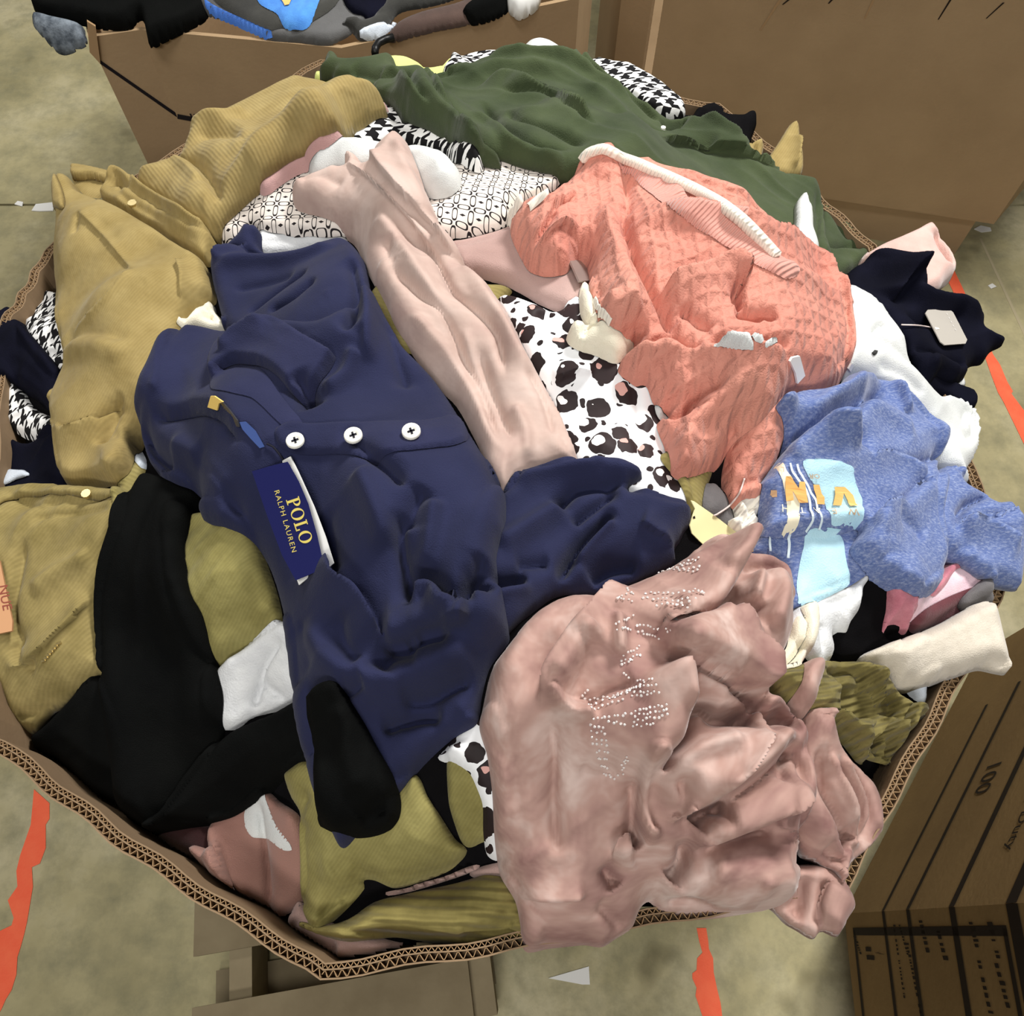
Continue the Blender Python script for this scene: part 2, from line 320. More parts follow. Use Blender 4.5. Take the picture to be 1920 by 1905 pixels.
class Field:
    def __init__(s, x0, x1, y0, y1, h):
        s.h = h; s.x0, s.y0 = x0, y0; s.nx = int((x1 - x0) / h) + 1; s.ny = int((y1 - y0) / h) + 1
        s.X, s.Y = np.meshgrid(x0 + np.arange(s.nx) * h, y0 + np.arange(s.ny) * h, indexing='ij'); s.Z = np.zeros(s.X.shape); s.clip = None
    def sample(s, x, y, Z=None):
        Z = s.Z if Z is None else Z
        fx = np.clip((x - s.x0) / s.h, 0, s.nx - 1.001); fy = np.clip((y - s.y0) / s.h, 0, s.ny - 1.001)
        i = fx.astype(int); j = fy.astype(int); fx = fx - i; fy = fy - j
        return (Z[i, j] * (1 - fx) + Z[i + 1, j] * fx) * (1 - fy) + (Z[i, j + 1] * (1 - fx) + Z[i + 1, j + 1] * fx) * fy
    def soft(s): return blur(s.Z, 2)
    def hit(s, px, Z=None, off=0.0):
        d = rays(px); t = np.arange(.45, 3.2, .003)
        x = d[:, :1] * t; y = d[:, 1:2] * t; z = CAMZ + d[:, 2:3] * t
        g = z - s.sample(x, y, Z) - off; k = np.argmax(g < 0, axis=1); k = np.maximum(k, 1); r = np.arange(len(d))
        g0, g1 = g[r, k - 1], g[r, k]; f = np.clip(g0 / np.where(abs(g0 - g1) < 1e-9, 1, g0 - g1), 0, 1); tt = t[k - 1] + f * .003
        return np.stack([d[:, 0] * tt, d[:, 1] * tt, CAMZ + d[:, 2] * tt], 1)
    def piece(s, name, pts, mat, parent=None, t=.007, roll=.010, folds=(), wr=None, dr=3, db=5, lift=0.0, clip=False, over=False, puff=0.0, pw=.05, k=5, seed=1, flat=False, gain=1.3):
        base = blur(s.Z, 2 if flat else 6)
        W = s.hit(spline(pts, True, k), base, t * .6 + lift)[:, :2]
        i0 = max(int((W[:, 0].min() - s.x0) / s.h) - 3, 0); i1 = min(int((W[:, 0].max() - s.x0) / s.h) + 4, s.nx)
        j0 = max(int((W[:, 1].min() - s.y0) / s.h) - 3, 0); j1 = min(int((W[:, 1].max() - s.y0) / s.h) + 4, s.ny)
        sl = (slice(i0, i1), slice(j0, j1)); X = s.X[sl]; Y = s.Y[sl]; Zu = s.Z[sl]
        d, _, _ = seg_dist(X, Y, W, True); sd = np.where(inside(X, Y, W), d, -d); sdp = sd
        if clip and s.clip is not None:
            dc, _, _ = seg_dist(X, Y, s.clip, True); sdc = np.where(inside(X, Y, s.clip), dc, -dc) - .001; sd = np.minimum(sd, sdc)
        prof = np.sqrt(np.maximum(0, 1 - (1 - np.clip(sd / roll, 0, 1)) ** 2))
        if flat: z = Zu + t * np.clip(sd / s.h, .4, 1)
        else:
            pad = dr + 2 * db; a0, a1, b0, b1 = max(i0 - pad, 0), min(i1 + pad, s.nx), max(j0 - pad, 0), min(j1 + pad, s.ny)
            big = s.Z[a0:a1, b0:b1]; D = blur(maxf(big, dr), db)[i0 - a0:i1 - a0, j0 - b0:j1 - b0]
            wide = np.clip(sd / .03, 0, 1)
            z = Zu + np.maximum(D - Zu, 0) * (.25 * prof + .75 * wide) + (t + lift) * prof + puff * (1 - np.exp(-np.maximum(sd, 0) / pw))
            f = np.zeros(X.shape); ef = np.clip(sd / .012, .15, 1); XS, YS = X.copy(), Y.copy(); SN = np.full(X.shape, 1e9); OX = np.zeros(X.shape); OY = np.zeros(X.shape); FL = []; OW = -np.ones(X.shape, int)
            for fi, (kind, fp, wp, hm) in enumerate(folds):
                Q = s.hit(spline(fp[::-1] if hm < 0 else fp, False, 6), base, t * .6 + lift); sc = np.mean(CAMZ - Q[:, 2]) / .92 / FPX
                wm = max(wp * sc * 1.1, .003); hh = abs(hm) / 1000.0 * {'r': 1.2, 'v': 1.35, 's': 1.45}[kind] * gain; on = None
                if kind == 's':
                    dd, side, tt = seg_dist(X, Y, Q[:, :2]); sg = dd * side; gx = np.gradient(sg, s.h, axis=0); gy = np.gradient(sg, s.h, axis=1); gl = np.maximum(np.hypot(gx, gy), 1e-6)
                    on = (dd < .56 * s.h) & (tt > .03) & (tt < .97) & (sd > .004) & (dd < SN)
                    XS = np.where(on, X - gx / gl * sg, XS); YS = np.where(on, Y - gy / gl * sg, YS); SN = np.where(on, dd, SN)
                    OW = np.where(on, fi, OW); on = (fi, gx / gl, gy / gl)
                FL.append((kind, Q, wm, hh, on))
            for kind, Q, wm, hh, on in FL:
                dd, side, tt = seg_dist(XS, YS, Q[:, :2]); tap = np.clip(np.minimum(tt, 1 - tt) / .16, 0, 1); tap = tap * tap * (3 - 2 * tap)
                if kind == 'r': f += hh * tap * np.exp(-(dd / wm) ** 2)
                elif kind == 'v': f -= hh * tap * np.exp(-(np.sqrt(dd * dd + .0016 ** 2) - .0016) / wm)
                else:
                    om = OW == on[0]; side = np.where(om, 1, side); dd = np.where(om, 0, dd)
                    f += hh * tap * np.where(side >= 0, np.exp(-(dd / (wm * 1.6)) ** 1.5), np.where(om, 1, .62 * np.exp(-(dd / .0036) ** 2))) - .45 * hh * tap * np.where(side < 0, np.exp(-dd / (wm * .55)), 0)
                    ov = min(.35 * hh, .0048) * tap * np.where(side >= 0, np.exp(-(dd / (wm * .8 + .004)) ** 2), 0) * np.clip(sd / .02, 0, 1); OX -= on[1] * ov; OY -= on[2] * ov
            if wr:
                for q, (ang, L, Sx, amp) in enumerate(wr):
                    ca, sa = math.cos(ang), math.sin(ang); xx = (X * ca + Y * sa); yy = (-X * sa + Y * ca)
                    yy = yy + .02 * (vnoise(X / .08 + 7, Y / .08 + 3, seed + 40 + q) - .5)
                    nz = vnoise(xx / L + 20, yy / Sx + 20, seed * 7 + q); nz2 = vnoise(xx / L * 2.1 + 9, yy / Sx * 1.9 + 5, seed * 7 + q + 90)
                    f += amp / 1000 * ((1 - np.abs(2 * nz - 1)) ** 1.5 - .4 + .5 * (nz2 - .5))
            z = z + f * ef
            z = np.maximum(z, Zu + .0012 + .0012 * np.clip(sd / .006, 0, 1))
        inn = sd > -.1 * s.h
        # cells whose centre lies inside
        cs = (sd[:-1, :-1] + sd[1:, :-1] + sd[:-1, 1:] + sd[1:, 1:]) / 4; keep = cs > 0
        if keep.sum() < 3: print('EMPTY piece', name, pts[:2]); return None
        used = np.zeros(X.shape, int)
        for a in (0, 1):
            for b in (0, 1): used[a:used.shape[0] - 1 + a, b:used.shape[1] - 1 + b] += keep
        vm = used > 0; bd = vm & (used < 4)
        if clip: bd = bd & (np.abs(sdp) < 1.4 * s.h) & (sdc > 1.5 * s.h)
        Px, Py, Pz = (X.copy(), Y.copy(), z.copy()) if flat else (XS + OX, YS + OY, z.copy())
        bi = np.argwhere(bd)
        if len(bi):
            bx, by = X[bd], Y[bd]; A = W; B = np.roll(W, -1, 0); AB = B - A; L2 = np.maximum((AB ** 2).sum(1), 1e-12)
            t_ = np.clip(((bx[:, None] - A[:, 0]) * AB[:, 0] + (by[:, None] - A[:, 1]) * AB[:, 1]) / L2, 0, 1)
            cx = A[:, 0] + t_ * AB[:, 0]; cy = A[:, 1] + t_ * AB[:, 1]; dd = (cx - bx[:, None]) ** 2 + (cy - by[:, None]) ** 2; kk = dd.argmin(1); r = np.arange(len(bx))
            Px[bd] = cx[r, kk]; Py[bd] = cy[r, kk]
            zz = s.sample(cx[r, kk], cy[r, kk]); Pz[bd] = np.minimum(z[bd], zz + (t * .8 if flat else .0015)) if not over else np.maximum(zz + .0015, z[bd] - t * .5)
        idx = -np.ones(X.shape, int); idx[vm] = np.arange(vm.sum())
        V = np.stack([Px[vm], Py[vm], Pz[vm]], 1); ii = np.argwhere(keep)
        F = np.stack([idx[ii[:, 0], ii[:, 1]], idx[ii[:, 0] + 1, ii[:, 1]], idx[ii[:, 0] + 1, ii[:, 1] + 1], idx[ii[:, 0], ii[:, 1] + 1]], 1)
        o = mesh(name, V, F, mat, parent, True)
        if over:
            md = o.modifiers.new('cloth_thickness', 'SOLIDIFY'); md.thickness = .0035; md.offset = -1
        ok = inn & (sd > 0); s.Z[sl] = np.where(ok, np.maximum(z, Zu), Zu)
        return o
    # thin printed shapes and small trims that follow the cloth
    def decal(s, name, pts, mat, parent, off=.0009, k=1, parts=None):
        polys = [pts] if parts is None else parts; V = []; F = []
        for p in polys:
            q = spline(p, True, k) if k > 1 else np.array([a[:2] for a in p], float)
            if k == 1:                      # subdivide straight edges
                q = np.concatenate([np.linspace(q[i], q[(i + 1) % len(q)], 4)[:-1] for i in range(len(q))])
            W = s.hit(q, s.soft(), off); W[:, 2] = s.sample(W[:, 0], W[:, 1]) + off
            n = len(V); V += W.tolist(); F += [tuple(n + i for i in t) for t in tessellate_polygon([[Vector((a, b, 0)) for a, b, _ in W]])]
        return mesh(name, V, F, mat, parent)
    def ribbon(s, name, pts, wpx, mat, parent, off=.0009, k=8, thick=0.0, taper=None):
        P = spline(pts, False, k); T = np.gradient(P, axis=0); T /= np.linalg.norm(T, axis=1)[:, None]; N = np.stack([-T[:, 1], T[:, 0]], 1)
        wv = np.full(len(P), wpx / 2.0) if taper is None else np.interp(np.linspace(0, 1, len(P)), np.linspace(0, 1, len(taper)), taper) / 2
        rows = [-1, -.5, 0, .5, 1] if thick else [-1, 0, 1]; R = []
        for r in rows:
            W = s.hit(P + N * wv[:, None] * r, s.soft(), off); W[:, 2] = s.sample(W[:, 0], W[:, 1]) + off + thick * math.sqrt(max(0, 1 - r * r)); R.append(W)
        n = len(P); V = np.concatenate(R); F = [(a * n + i, a * n + i + 1, (a + 1) * n + i + 1, (a + 1) * n + i) for a in range(len(rows) - 1) for i in range(n - 1)]
        return mesh(name, V, F, mat, parent, bool(thick))
    def cord(s, name, pts, r, mat, parent=None, off=.002, k=8, smooth=0):
        W = s.hit(spline(pts, False, k), None, off); W[:, 2] = s.sample(W[:, 0], W[:, 1]) + off
        for _ in range(smooth): W[1:-1] = .25 * W[:-2] + .5 * W[1:-1] + .25 * W[2:]
        b = MB(); b.tube(W.tolist(), r, 5); return b.build(name, mat, parent, True)
    def text(s, name, txt, o, ex, ey, mat, parent, off=.0012, sp=1.0):
        V, F = glyphs(txt, sp); q = np.array([(o[0] + a * ex[0] + b * ey[0], o[1] + a * ex[1] + b * ey[1]) for a, b in V])
        W = s.hit(q, s.soft(), off); W[:, 2] = s.sample(W[:, 0], W[:, 1]) + off
        return mesh(name, W, F, mat, parent)
    def slab(s, name, px, mat, parent, th=.0012, lift=.001, q=.85):
        n = len(px); c = np.mean([p[:2] for p in px], 0); smp = []
        for f in (0, .35, .7, 1): smp += [(c[0] + (p[0] - c[0]) * f, c[1] + (p[1] - c[1]) * f) for p in px]
        H = s.hit(smp); A = np.c_[H[:, :2], np.ones(len(H))]; co = np.linalg.lstsq(A, H[:, 2], rcond=None)[0]
        up = np.quantile(H[:, 2] - A @ co, q); nrm = Vector((-co[0], -co[1], 1)).normalized(); p0 = Vector((0, 0, co[2] + up + lift))
        V = [on_plane(x[0], x[1], p0, nrm) for x in px]; b = MB(); b.add([v for v in V] + [v + nrm * th for v in V], [tuple(range(n - 1, -1, -1)), tuple(range(n, 2 * n))] + [(i, (i + 1) % n, n + (i + 1) % n, n + i) for i in range(n)])
        o = b.build(name, mat, parent); bm = bmesh.new(); bm.from_mesh(o.data); bmesh.ops.recalc_face_normals(bm, faces=bm.faces); bm.to_mesh(o.data); bm.free()
        return o, p0 + nrm * (th + .0004), nrm
def plane_text(name, V, F, o, ex, ey, pl, mat, parent):
    return mesh(name, [on_plane(o[0] + a * ex[0] + b * ey[0], o[1] + a * ex[1] + b * ey[1], pl[0], pl[1]) for a, b in V], F, mat, parent)
def glyphs(txt, sp=1.0):
    cu = bpy.data.curves.new('glyphs', 'FONT'); cu.body = txt; cu.size = 1.0; cu.space_character = sp; cu.resolution_u = 3
    ob = bpy.data.objects.new('glyphs', cu); me = ob.to_mesh()
    V = [(v.co.x, v.co.y) for v in me.vertices]; F = [tuple(p.vertices) for p in me.polygons]
    ob.to_mesh_clear(); bpy.data.objects.remove(ob); bpy.data.curves.remove(cu); return V, F
def wall_text(name, txt, o, ex, ey, size, n, mat, parent, sp=1.0):
    V, F = glyphs(txt, sp); o, ex, ey, n = map(Vector, (o, ex, ey, n))
    return mesh(name, [tuple(o + ex * (a * size) + ey * (b * size) + n * .0012) for a, b in V], F, mat, parent)
# ------------------------------------------------------------------ setting: floor, tape, scraps
yj = at_z(50, 386, 0)[1]
b = MB()
for y0, y1 in ((-4, yj), (yj + .009, 7)): b.add([(-6, y0, 0), (6, y0, 0), (6, y1, 0), (-6, y1, 0)], [(0, 1, 2, 3)])
b.add([(-6, yj, 0), (6, yj, 0), (6, yj, -.012), (-6, yj, -.012), (-6, yj + .009, 0), (6, yj + .009, 0), (6, yj + .009, -.012), (-6, yj + .009, -.012)], [(0, 3, 2, 1), (4, 5, 6, 7), (3, 7, 6, 2)])
tag(mesh('floor', b.V, b.F, M['floor'], center=False), kind='structure')
def sheet(name, px, z, mat, label, cat, group=None, th=.0008, parent=None):
    P = [at_z(x, y, z)[:2] for x, y in px]; P = P if sum(P[i][0] * P[(i + 1) % len(P)][1] - P[(i + 1) % len(P)][0] * P[i][1] for i in range(len(P))) > 0 else P[::-1]
    q = MB(); q.prism(P, z, z + th); return tag(q.build(name, mat, parent), label, cat, group)
sheet('floor_tape', [(64,1480),(58,1546),(38,1604),(31,1633),(33,1662),(15,1688),(26,1721),(22,1735),(-20,1755),(-60,1905),(-10,1915),(4,1890),(11,1874),(22,1856),(31,1827),(33,1794),(38,1779),(46,1750),(51,1728),(62,1662),(60,1626),(75,1619),(86,1590),(86,1546),(93,1535),(93,1506)], .0005, M['orange'], 'ragged orange tape strip on the floor at the lower left of the box', 'tape')
sheet('floor_tape', [(1306,1740),(1311,1765),(1317,1786),(1307,1797),(1306,1819),(1298,1825),(1298,1834),(1306,1852),(1304,1867),(1317,1905),(1325,1940),(1362,1940),(1354,1905),(1351,1881),(1344,1852),(1338,1823),(1337,1797),(1329,1779),(1328,1765),(1324,1740)], .0005, M['orange'], 'torn orange tape strip on the floor below the front rim of the box', 'tape')
sheet('floor_tape', [(1768,508),(1789,551),(1793,557),(1820,615),(1848,673),(1858,702),(1871,736),(1881,753),(1904,800),(1945,885),(1960,850),(1920,770),(1896,738),(1899,734),(1888,715),(1875,684),(1862,665),(1838,610),(1815,564),(1808,547),(1788,505)], .0005, M['orange'], 'long orange tape strip on the floor beyond the right rim of the box', 'tape')
sheet('paper_scrap', [(60,396),(68,384),(104,380),(100,396),(74,397)], .0005, M['paper'], 'crumpled pale paper scrap on the floor joint left of the tan trousers', 'paper scrap', th=.003)
sheet('paper_scrap', [(28,384),(34,378),(44,380),(42,388)], .0005, M['paper'], 'smallest pale paper bit on the floor joint at the left edge', 'paper scrap', th=.003)
sheet('paper_scrap', [(1826,430),(1838,424),(1856,428),(1858,434),(1840,436)], .0005, M['paper'], 'white paper scrap on the floor right of the plain brown box', 'paper scrap', th=.003)
sheet('paper_scrap', [(1852,536),(1860,532),(1868,538),(1858,542)], .0005, M['paper'], 'tiny white scrap on the floor near the pink cuff', 'paper scrap', th=.002)
sheet('paper_scrap', [(1028,1834),(1104,1812),(1106,1846),(1092,1846)], .0005, M['paper'], 'white paper corner on the floor below the front rim', 'paper scrap', th=.001)
q = [at_z(x, y, 0) for x, y in ((1836, 448), (1840, 447), (1925, 628), (1920, 630))]
tag(mesh('trim_1', [(a, c, .0006) for a, c, _ in q] + [(a, c, 0) for a, c, _ in q], [(3, 2, 1, 0), (0, 1, 5, 4), (1, 2, 6, 5), (2, 3, 7, 6), (3, 0, 4, 7)], plain('pale_joint_sealant', (168, 156, 122))), kind='structure')

# ------------------------------------------------------------------ pallet under the main box
pa = math.radians(9); pu = Vector((math.cos(pa), math.sin(pa), 0)); pv = Vector((-pu.y, pu.x, 0)); po = Vector(at_z(360, 1890, .14)); po.z = 0
pal = empty('pallet', po + pu * .5, 'weathered wooden pallet under the big box of clothes', 'pallet')
def pbox(name, u0, u1, v0, v1, z0, z1, mat=M['wood']):
    q = MB(); q.box(po + pu * u0 + pv * v0 + Vector((0, 0, z0)), pu * (u1 - u0), pv * (v1 - v0), (0, 0, z1 - z0)); return q.build(name, mat, pal)
pbox('deck_board', 0, .46, -.10, 0, .121, .14); pbox('deck_board', 0.0, .50, .075, .175, .121, .14)
for v in (.30, .50, .70, .90, 1.10, 1.27): pbox('deck_board', 0, 1.12, v, v + .1, .121, .14)
for u, v0 in ((.055, -.09), (.46, -.09), (1.03, .31)): pbox('stringer', u, u + .038, v0, 1.37, .02, .121)
for v, u1 in ((-.05, .5), (.6, 1.12), (1.26, 1.12)): pbox('bottom_board', 0, u1, v, v + .1, .001, .02)
# ------------------------------------------------------------------ main octagonal corrugated box
RZ = .90
octpx = [(600,1838),(1590,1664),(1897,1082),(1642,462),(1350,190),(600,112),(130,414),(2,602),(-28,1395)]
OCT = [Vector(at_z(x, y, RZ)[:2]) for x, y in octpx]
rim = []; pid = []
NP = len(octpx)
for i in range(NP):
    a, c = OCT[i], OCT[(i + 1) % NP]; n = Vector((c.y - a.y, a.x - c.x)).normalized(); K = 26
    bulge = {7: .012, 2: .012, 8: .006}.get(i, .004)
    for k in range(K):
        t = k / K; rim.append(a.lerp(c, t) + n * (bulge * math.sin(PI * t) + .0018 * math.sin(9 * t * PI + i)))
        pid.append(i)
N = len(rim); nor = []
for k in range(N):
    t = (rim[(k + 1) % N] - rim[k - 1]).normalized(); nor.append(Vector((-t.y, t.x)))     # inward (counter-clockwise loop)
rz = [RZ + .002 * math.sin(k * .35) + .0012 * math.sin(k * 1.3) for k in range(N)]
box = empty('cardboard_box', (0, .6, .14), 'big open octagonal corrugated cardboard box filled with clothes', 'box')
Z0, DP = .14, .014
for i in range(NP):
    ks = [(i * 26 + k) % N for k in range(27)]; V = []; F = []
    prof = [(0, 'b'), (0, 't'), (.0014, 't'), (.0014, 'd'), (.0074, 'd'), (.0074, 't'), (.0086, 't'), (.0086, 'd'), (.0120, 'd'), (.0120, 't'), (.0134, 't'), (.0134, 'b')]
    for k in ks:
        for off, zz in prof:
            p = rim[k] + nor[k] * off; V.append((p.x, p.y, {'b': Z0, 't': rz[k], 'd': rz[k] - DP}[zz]))
    m_ = len(prof)
    for a in range(26):
        F += [(a * m_ + j, (a + 1) * m_ + j, (a + 1) * m_ + j + 1, a * m_ + j + 1) for j in range(m_ - 1)]
    pn = mesh('side_panel', V, F, M['card'], box)
    for c0, c1, per in ((.0014, .0074, .0084), (.0086, .0120, .0056)):
        V = []; F = []
        L = (OCT[(i + 1) % NP] - OCT[i]).length; nn = int(L / per * 6)
        for s_ in range(nn + 1):
            g = s_ / nn * 26; a = min(int(g), 25); f = g - a; k0, k1 = ks[a], ks[a + 1]
            off = (c0 + c1) / 2 + (c1 - c0) * .46 * math.sin(2 * PI * s_ / 6)
            p = rim[k0].lerp(rim[k1], f) + nor[k0].lerp(nor[k1], f) * off; zt = rz[k0] * (1 - f) + rz[k1] * f - .0008
            t = (rim[k1] - rim[k0]).normalized()
            sl = math.cos(2 * PI * s_ / 6); w2 = .0003; e = (nor[k0] * 1.0 - t * sl * 1.2).normalized() * w2
            V += [(p.x - e.x, p.y - e.y, zt - DP), (p.x - e.x, p.y - e.y, zt), (p.x + e.x, p.y + e.y, zt), (p.x + e.x, p.y + e.y, zt - DP)]
        F = [(a * 4 + j, a * 4 + 4 + j, a * 4 + 5 + j, a * 4 + 1 + j) for a in range(nn) for j in range(3)]
        fl = mesh('fluting', V, F, M['carde'], pn)
        tag(fl, kind='stuff')

# ------------------------------------------------------------------ neighbouring boxes
def octbox(name, pts, z0, z1, mat, label, th=.008, skip=()):
    r = empty(name, (sum(p[0] for p in pts) / len(pts), sum(p[1] for p in pts) / len(pts), z0), label, 'box'); n = len(pts)
    P = [Vector(p[:2]) for p in pts]; area_ = sum(P[i].x * P[(i + 1) % n].y - P[(i + 1) % n].x * P[i].y for i in range(n)); sg = 1 if area_ > 0 else -1
    nn = []
    for i in range(n):
        t1 = (P[i] - P[i - 1]).normalized(); t2 = (P[(i + 1) % n] - P[i]).normalized(); a = Vector((-t1.y, t1.x)) * sg; c = Vector((-t2.y, t2.x)) * sg
        m_ = (a + c).normalized(); nn.append(m_ / max(m_.dot(a), .4))
    for i in range(n):
        if i in skip: continue
        j = (i + 1) % n; q = MB(); poly = [P[i], P[j], P[j] + nn[j] * th, P[i] + nn[i] * th]
        if sg < 0: poly = poly[::-1]
        q.prism([(v.x, v.y) for v in poly], z0, z1); q.build('side_panel', mat, r)
    q = MB(); q.prism([(v.x, v.y) for v in (P if sg > 0 else P[::-1])], z0 - .004, z0); q.build('bottom_panel', mat, r)
    return r
def face_strip(name, p0, p1, z, h, n, mat, parent, z1=None):
    p0, p1, n = Vector((*p0, z)), Vector((*p1, z if z1 is None else z1)), Vector((*n, 0)).normalized() * .0012
    up = Vector((0, 0, h)); return mesh(name, [p0 + n, p1 + n, p1 + n + up, p0 + n + up], [(0, 1, 2, 3)], mat, parent)
# box at the lower right, its ringed side panels face the big box
Q0 = Vector((.57, .03)); d1 = Vector((.613, .79)).normalized(); d2 = Vector((-.0735, -.997)).normalized(); Q1 = Q0 + d1 * .58; Qm = Q0 + d2 * .6
rb = octbox('printed_box', [Qm, Q0, Q1, (1.35, .62), (1.68, .3), (1.68, -.35), (1.3, -.75), (.85, -.8)], .165, .95, M['cardy'], 'tall brown cardboard box printed with dark rings and lettering at the lower right')
n1 = Vector((-d1.y, d1.x)); n2 = Vector((d2.y, -d2.x))
for z, h, s1 in ((.322, .009, .40), (.408, .010, .42), (.536, .014, .56), (.672, .022, .57)):
    face_strip('printed_ring', Q0, Q0 + d1 * s1, z, h, n1, M['ink'], rb, z + .004); face_strip('printed_ring', Q0, Q0 + d2 * .55, z, h * 1.1, n2, M['ink'], rb, z - .01)
def F1(x, y): return on_plane(x, y, (*Q0, .3), (*n1, 0))
def F2(x, y): return on_plane(x, y, (*Q0, .3), (*n2, 0))
a = F1(1862, 1428); c = F1(1826, 1502)
wall_text('printed_number', '100', a - Vector((0, 0, .008)), (*(-d1), 0), (0, 0, 1.45), (a - c).length / 1.72, (*n1, 0), M['ink'], rb)
c = F1(1880, 1606); sz = .030
wall_text('printed_words', 'Heavy Duty', c + Vector((*(d1), 0)) * sz * 5.05, (*(-d1), 0), (0, 0, 1), sz, (*n1, 0), M['ink'], rb)
for z, a_, b_ in ((.196, .025, .5), (.655, .025, .5)): face_strip('printed_frame', Q0 + d2 * a_, Q0 + d2 * b_, z, .009, n2, M['ink'], rb, z - .008)
p_ = Q0 + d2 * .022 + n2 * .0012; e_ = d2 * .011
mesh('printed_frame', [(p_.x, p_.y, .196), (p_.x + e_.x, p_.y + e_.y, .196), (p_.x + e_.x, p_.y + e_.y, .664), (p_.x, p_.y, .664)], [(0, 1, 2, 3)], M['ink'], rb)
def scribble(x0, y0, x1, y1, hpx, nn_, seed, face=F2):       # words too blurred to read in the photograph: rows of small printed marks
    r = random.Random(seed); V = []; Fs = []; o = face(x0, y0); e = face(x1, y1); ln = (e - o); L = ln.length; ln.normalize(); t = 0
    H = (face(x0 + hpx, y0) - o).length
    while t < L:
        ww = r.uniform(.3, .9) * H
        if r.random() < .86:
            z0, z1 = (0, H * r.choice((.7, .72, 1.0))); k = len(V); n_ = Vector((*n2, 0)) * .0012
            V += [o + ln * t + n_, o + ln * (t + ww * .55) + n_, o + ln * (t + ww * .55) + n_ + Vector((0, 0, z1)), o + ln * t + n_ + Vector((0, 0, z1))]; Fs.append((k, k + 1, k + 2, k + 3))
        t += ww
    mesh('printed_line', V, Fs, M['ink'], rb)
for q in ((1724,1726,1740,1793,9,0,1),(1753,1727,1770,1797,9,0,2),(1818,1729,1834,1790,9,0,3),(1834,1801,1856,1903,9,0,4),(1852,1729,1870,1796,10,0,5),(1866,1806,1888,1886,10,0,6),(1601,1755,1612,1785,5,0,7),(1622,1758,1626,1792,14,0,8),(1641,1786,1660,1792,12,0,9),(1676,1734,1697,1880,4,0,10),(1686,1734,1702,1790,4,0,11),(1700,1768,1726,1900,5,0,12)): scribble(*q)
# box behind, left: corner panels and printed ring
ca = Vector(at_z(165, 70, .9)[:2]); cb = Vector(at_z(262, 56, .9)[:2]); c1 = Vector(at_z(640, 90, .9)[:2]); c2 = Vector(at_z(1086, -4, .9)[:2]); c3 = Vector(at_z(1110, 0, .9)[:2]) * 1.22
lb = octbox('cardboard_box', [ca, cb, c1, c2, c3, (.02, 2.2), (-.7, 2.3), (-.86, 1.75)], .14, .9, M['cardd'], 'brown cardboard box of dark clothes behind at the upper left')
def ring(x0, y0, x1, y1, pa_, pb_, hpx):
    t = (pb_ - pa_).normalized(); n = Vector((t.y, -t.x)); f = lambda x, y: on_plane(x, y, (*pa_, .5), (*n, 0)) + Vector((*n, 0)) * .0012
    mesh('printed_ring', [f(x0, y0), f(x1, y1), f(x1, y1 + hpx), f(x0, y0 + hpx)], [(0, 1, 2, 3)], M['inkp'], lb); return f, t, n
vx = Vector(at_z(262, 56, .9)); # ring meets the corner line
f_, t_, n_ = ring(333, 213, 480, 240, cb, c1, 9); ring(188, 112, 333, 213, ca, cb, 7)
o_ = f_(361, 230); wall_text('printed_letters', 'INTE', o_, (*t_, 0), (0, 0, 1), .030, (*n_, 0), M['inkp'], lb)
# the pale raw edge of a flap at its left corner
u_ = (cb - ca).normalized(); un = Vector((u_.y, -u_.x, 0)); fp = [on_plane(x, y, (*ca, .5), tuple(un)) + un * .004 for x, y in ((163, 34), (179, 44), (188, 114), (168, 92))]
q = MB(); q.add(fp + [p + un * .005 for p in fp], [(3, 2, 1, 0), (4, 5, 6, 7), (0, 1, 5, 4), (1, 2, 6, 5), (2, 3, 7, 6), (3, 0, 4, 7)]); q.build('corner_flap', M['carde'], lb)
# box behind, right
g0 = Vector((.868, 1.809)); g1 = Vector(at_z(1865, 418, .14)[:2]); gt = (g1 - g0).normalized(); gn = Vector((gt.y, -gt.x))
PL = lambda x, y: on_plane(x, y, (*g0, .5), (*gn, 0))
e0 = PL(1232, 75); e0 = Vector((e0.x, e0.y)); k1 = Vector(at_z(1212, 75, .5)[:2]).normalized() * e0.length * 1.04; k2 = Vector(at_z(1156, 75, .5)[:2]).normalized() * e0.length * 1.06
rbk = octbox('cardboard_box', [e0, g1, (1.75, 2.2), (1.7, 2.8), (1.2, 3.1), (.5, 2.9), k2 + Vector((-.02, .3)), k2, k1], .14, 1.0, M['cardr'], 'plain brown cardboard box with a bare front panel behind at the upper right', skip=(8,))  # one left facet is left open, dark interior stands in for its shade
s0 = PL(1540, 371); q = MB(); q.prism([(s0.x - .6, s0.y + .19), (at_z(1790, 476, 0)[0], at_z(1790, 476, 0)[1]), (1.55, 2.2), (.6, 2.6)], 0, .125); q.build('base_tray', M['cardr'], rbk)
for x0, y0, x1, y1, wpx, mt in ((1462,-4,1424,56,6,'carde'),(1480,-4,1466,8,5,'ink'),(1560,-4,1552,6,5,'ink'),(1636,-2,1620,34,5,'carde'),(1782,-4,1758,36,4,'ink'),(1880,4,1848,34,4,'ink')):
    nn_ = Vector((*gn, 0)) * .0015; mesh('torn_strip', [PL(x0, y0) + nn_, PL(x0 + wpx, y0) + nn_, PL(x1 + wpx * .6, y1) + nn_, PL(x1, y1) + nn_], [(0, 1, 2, 3)], M[mt], rbk)

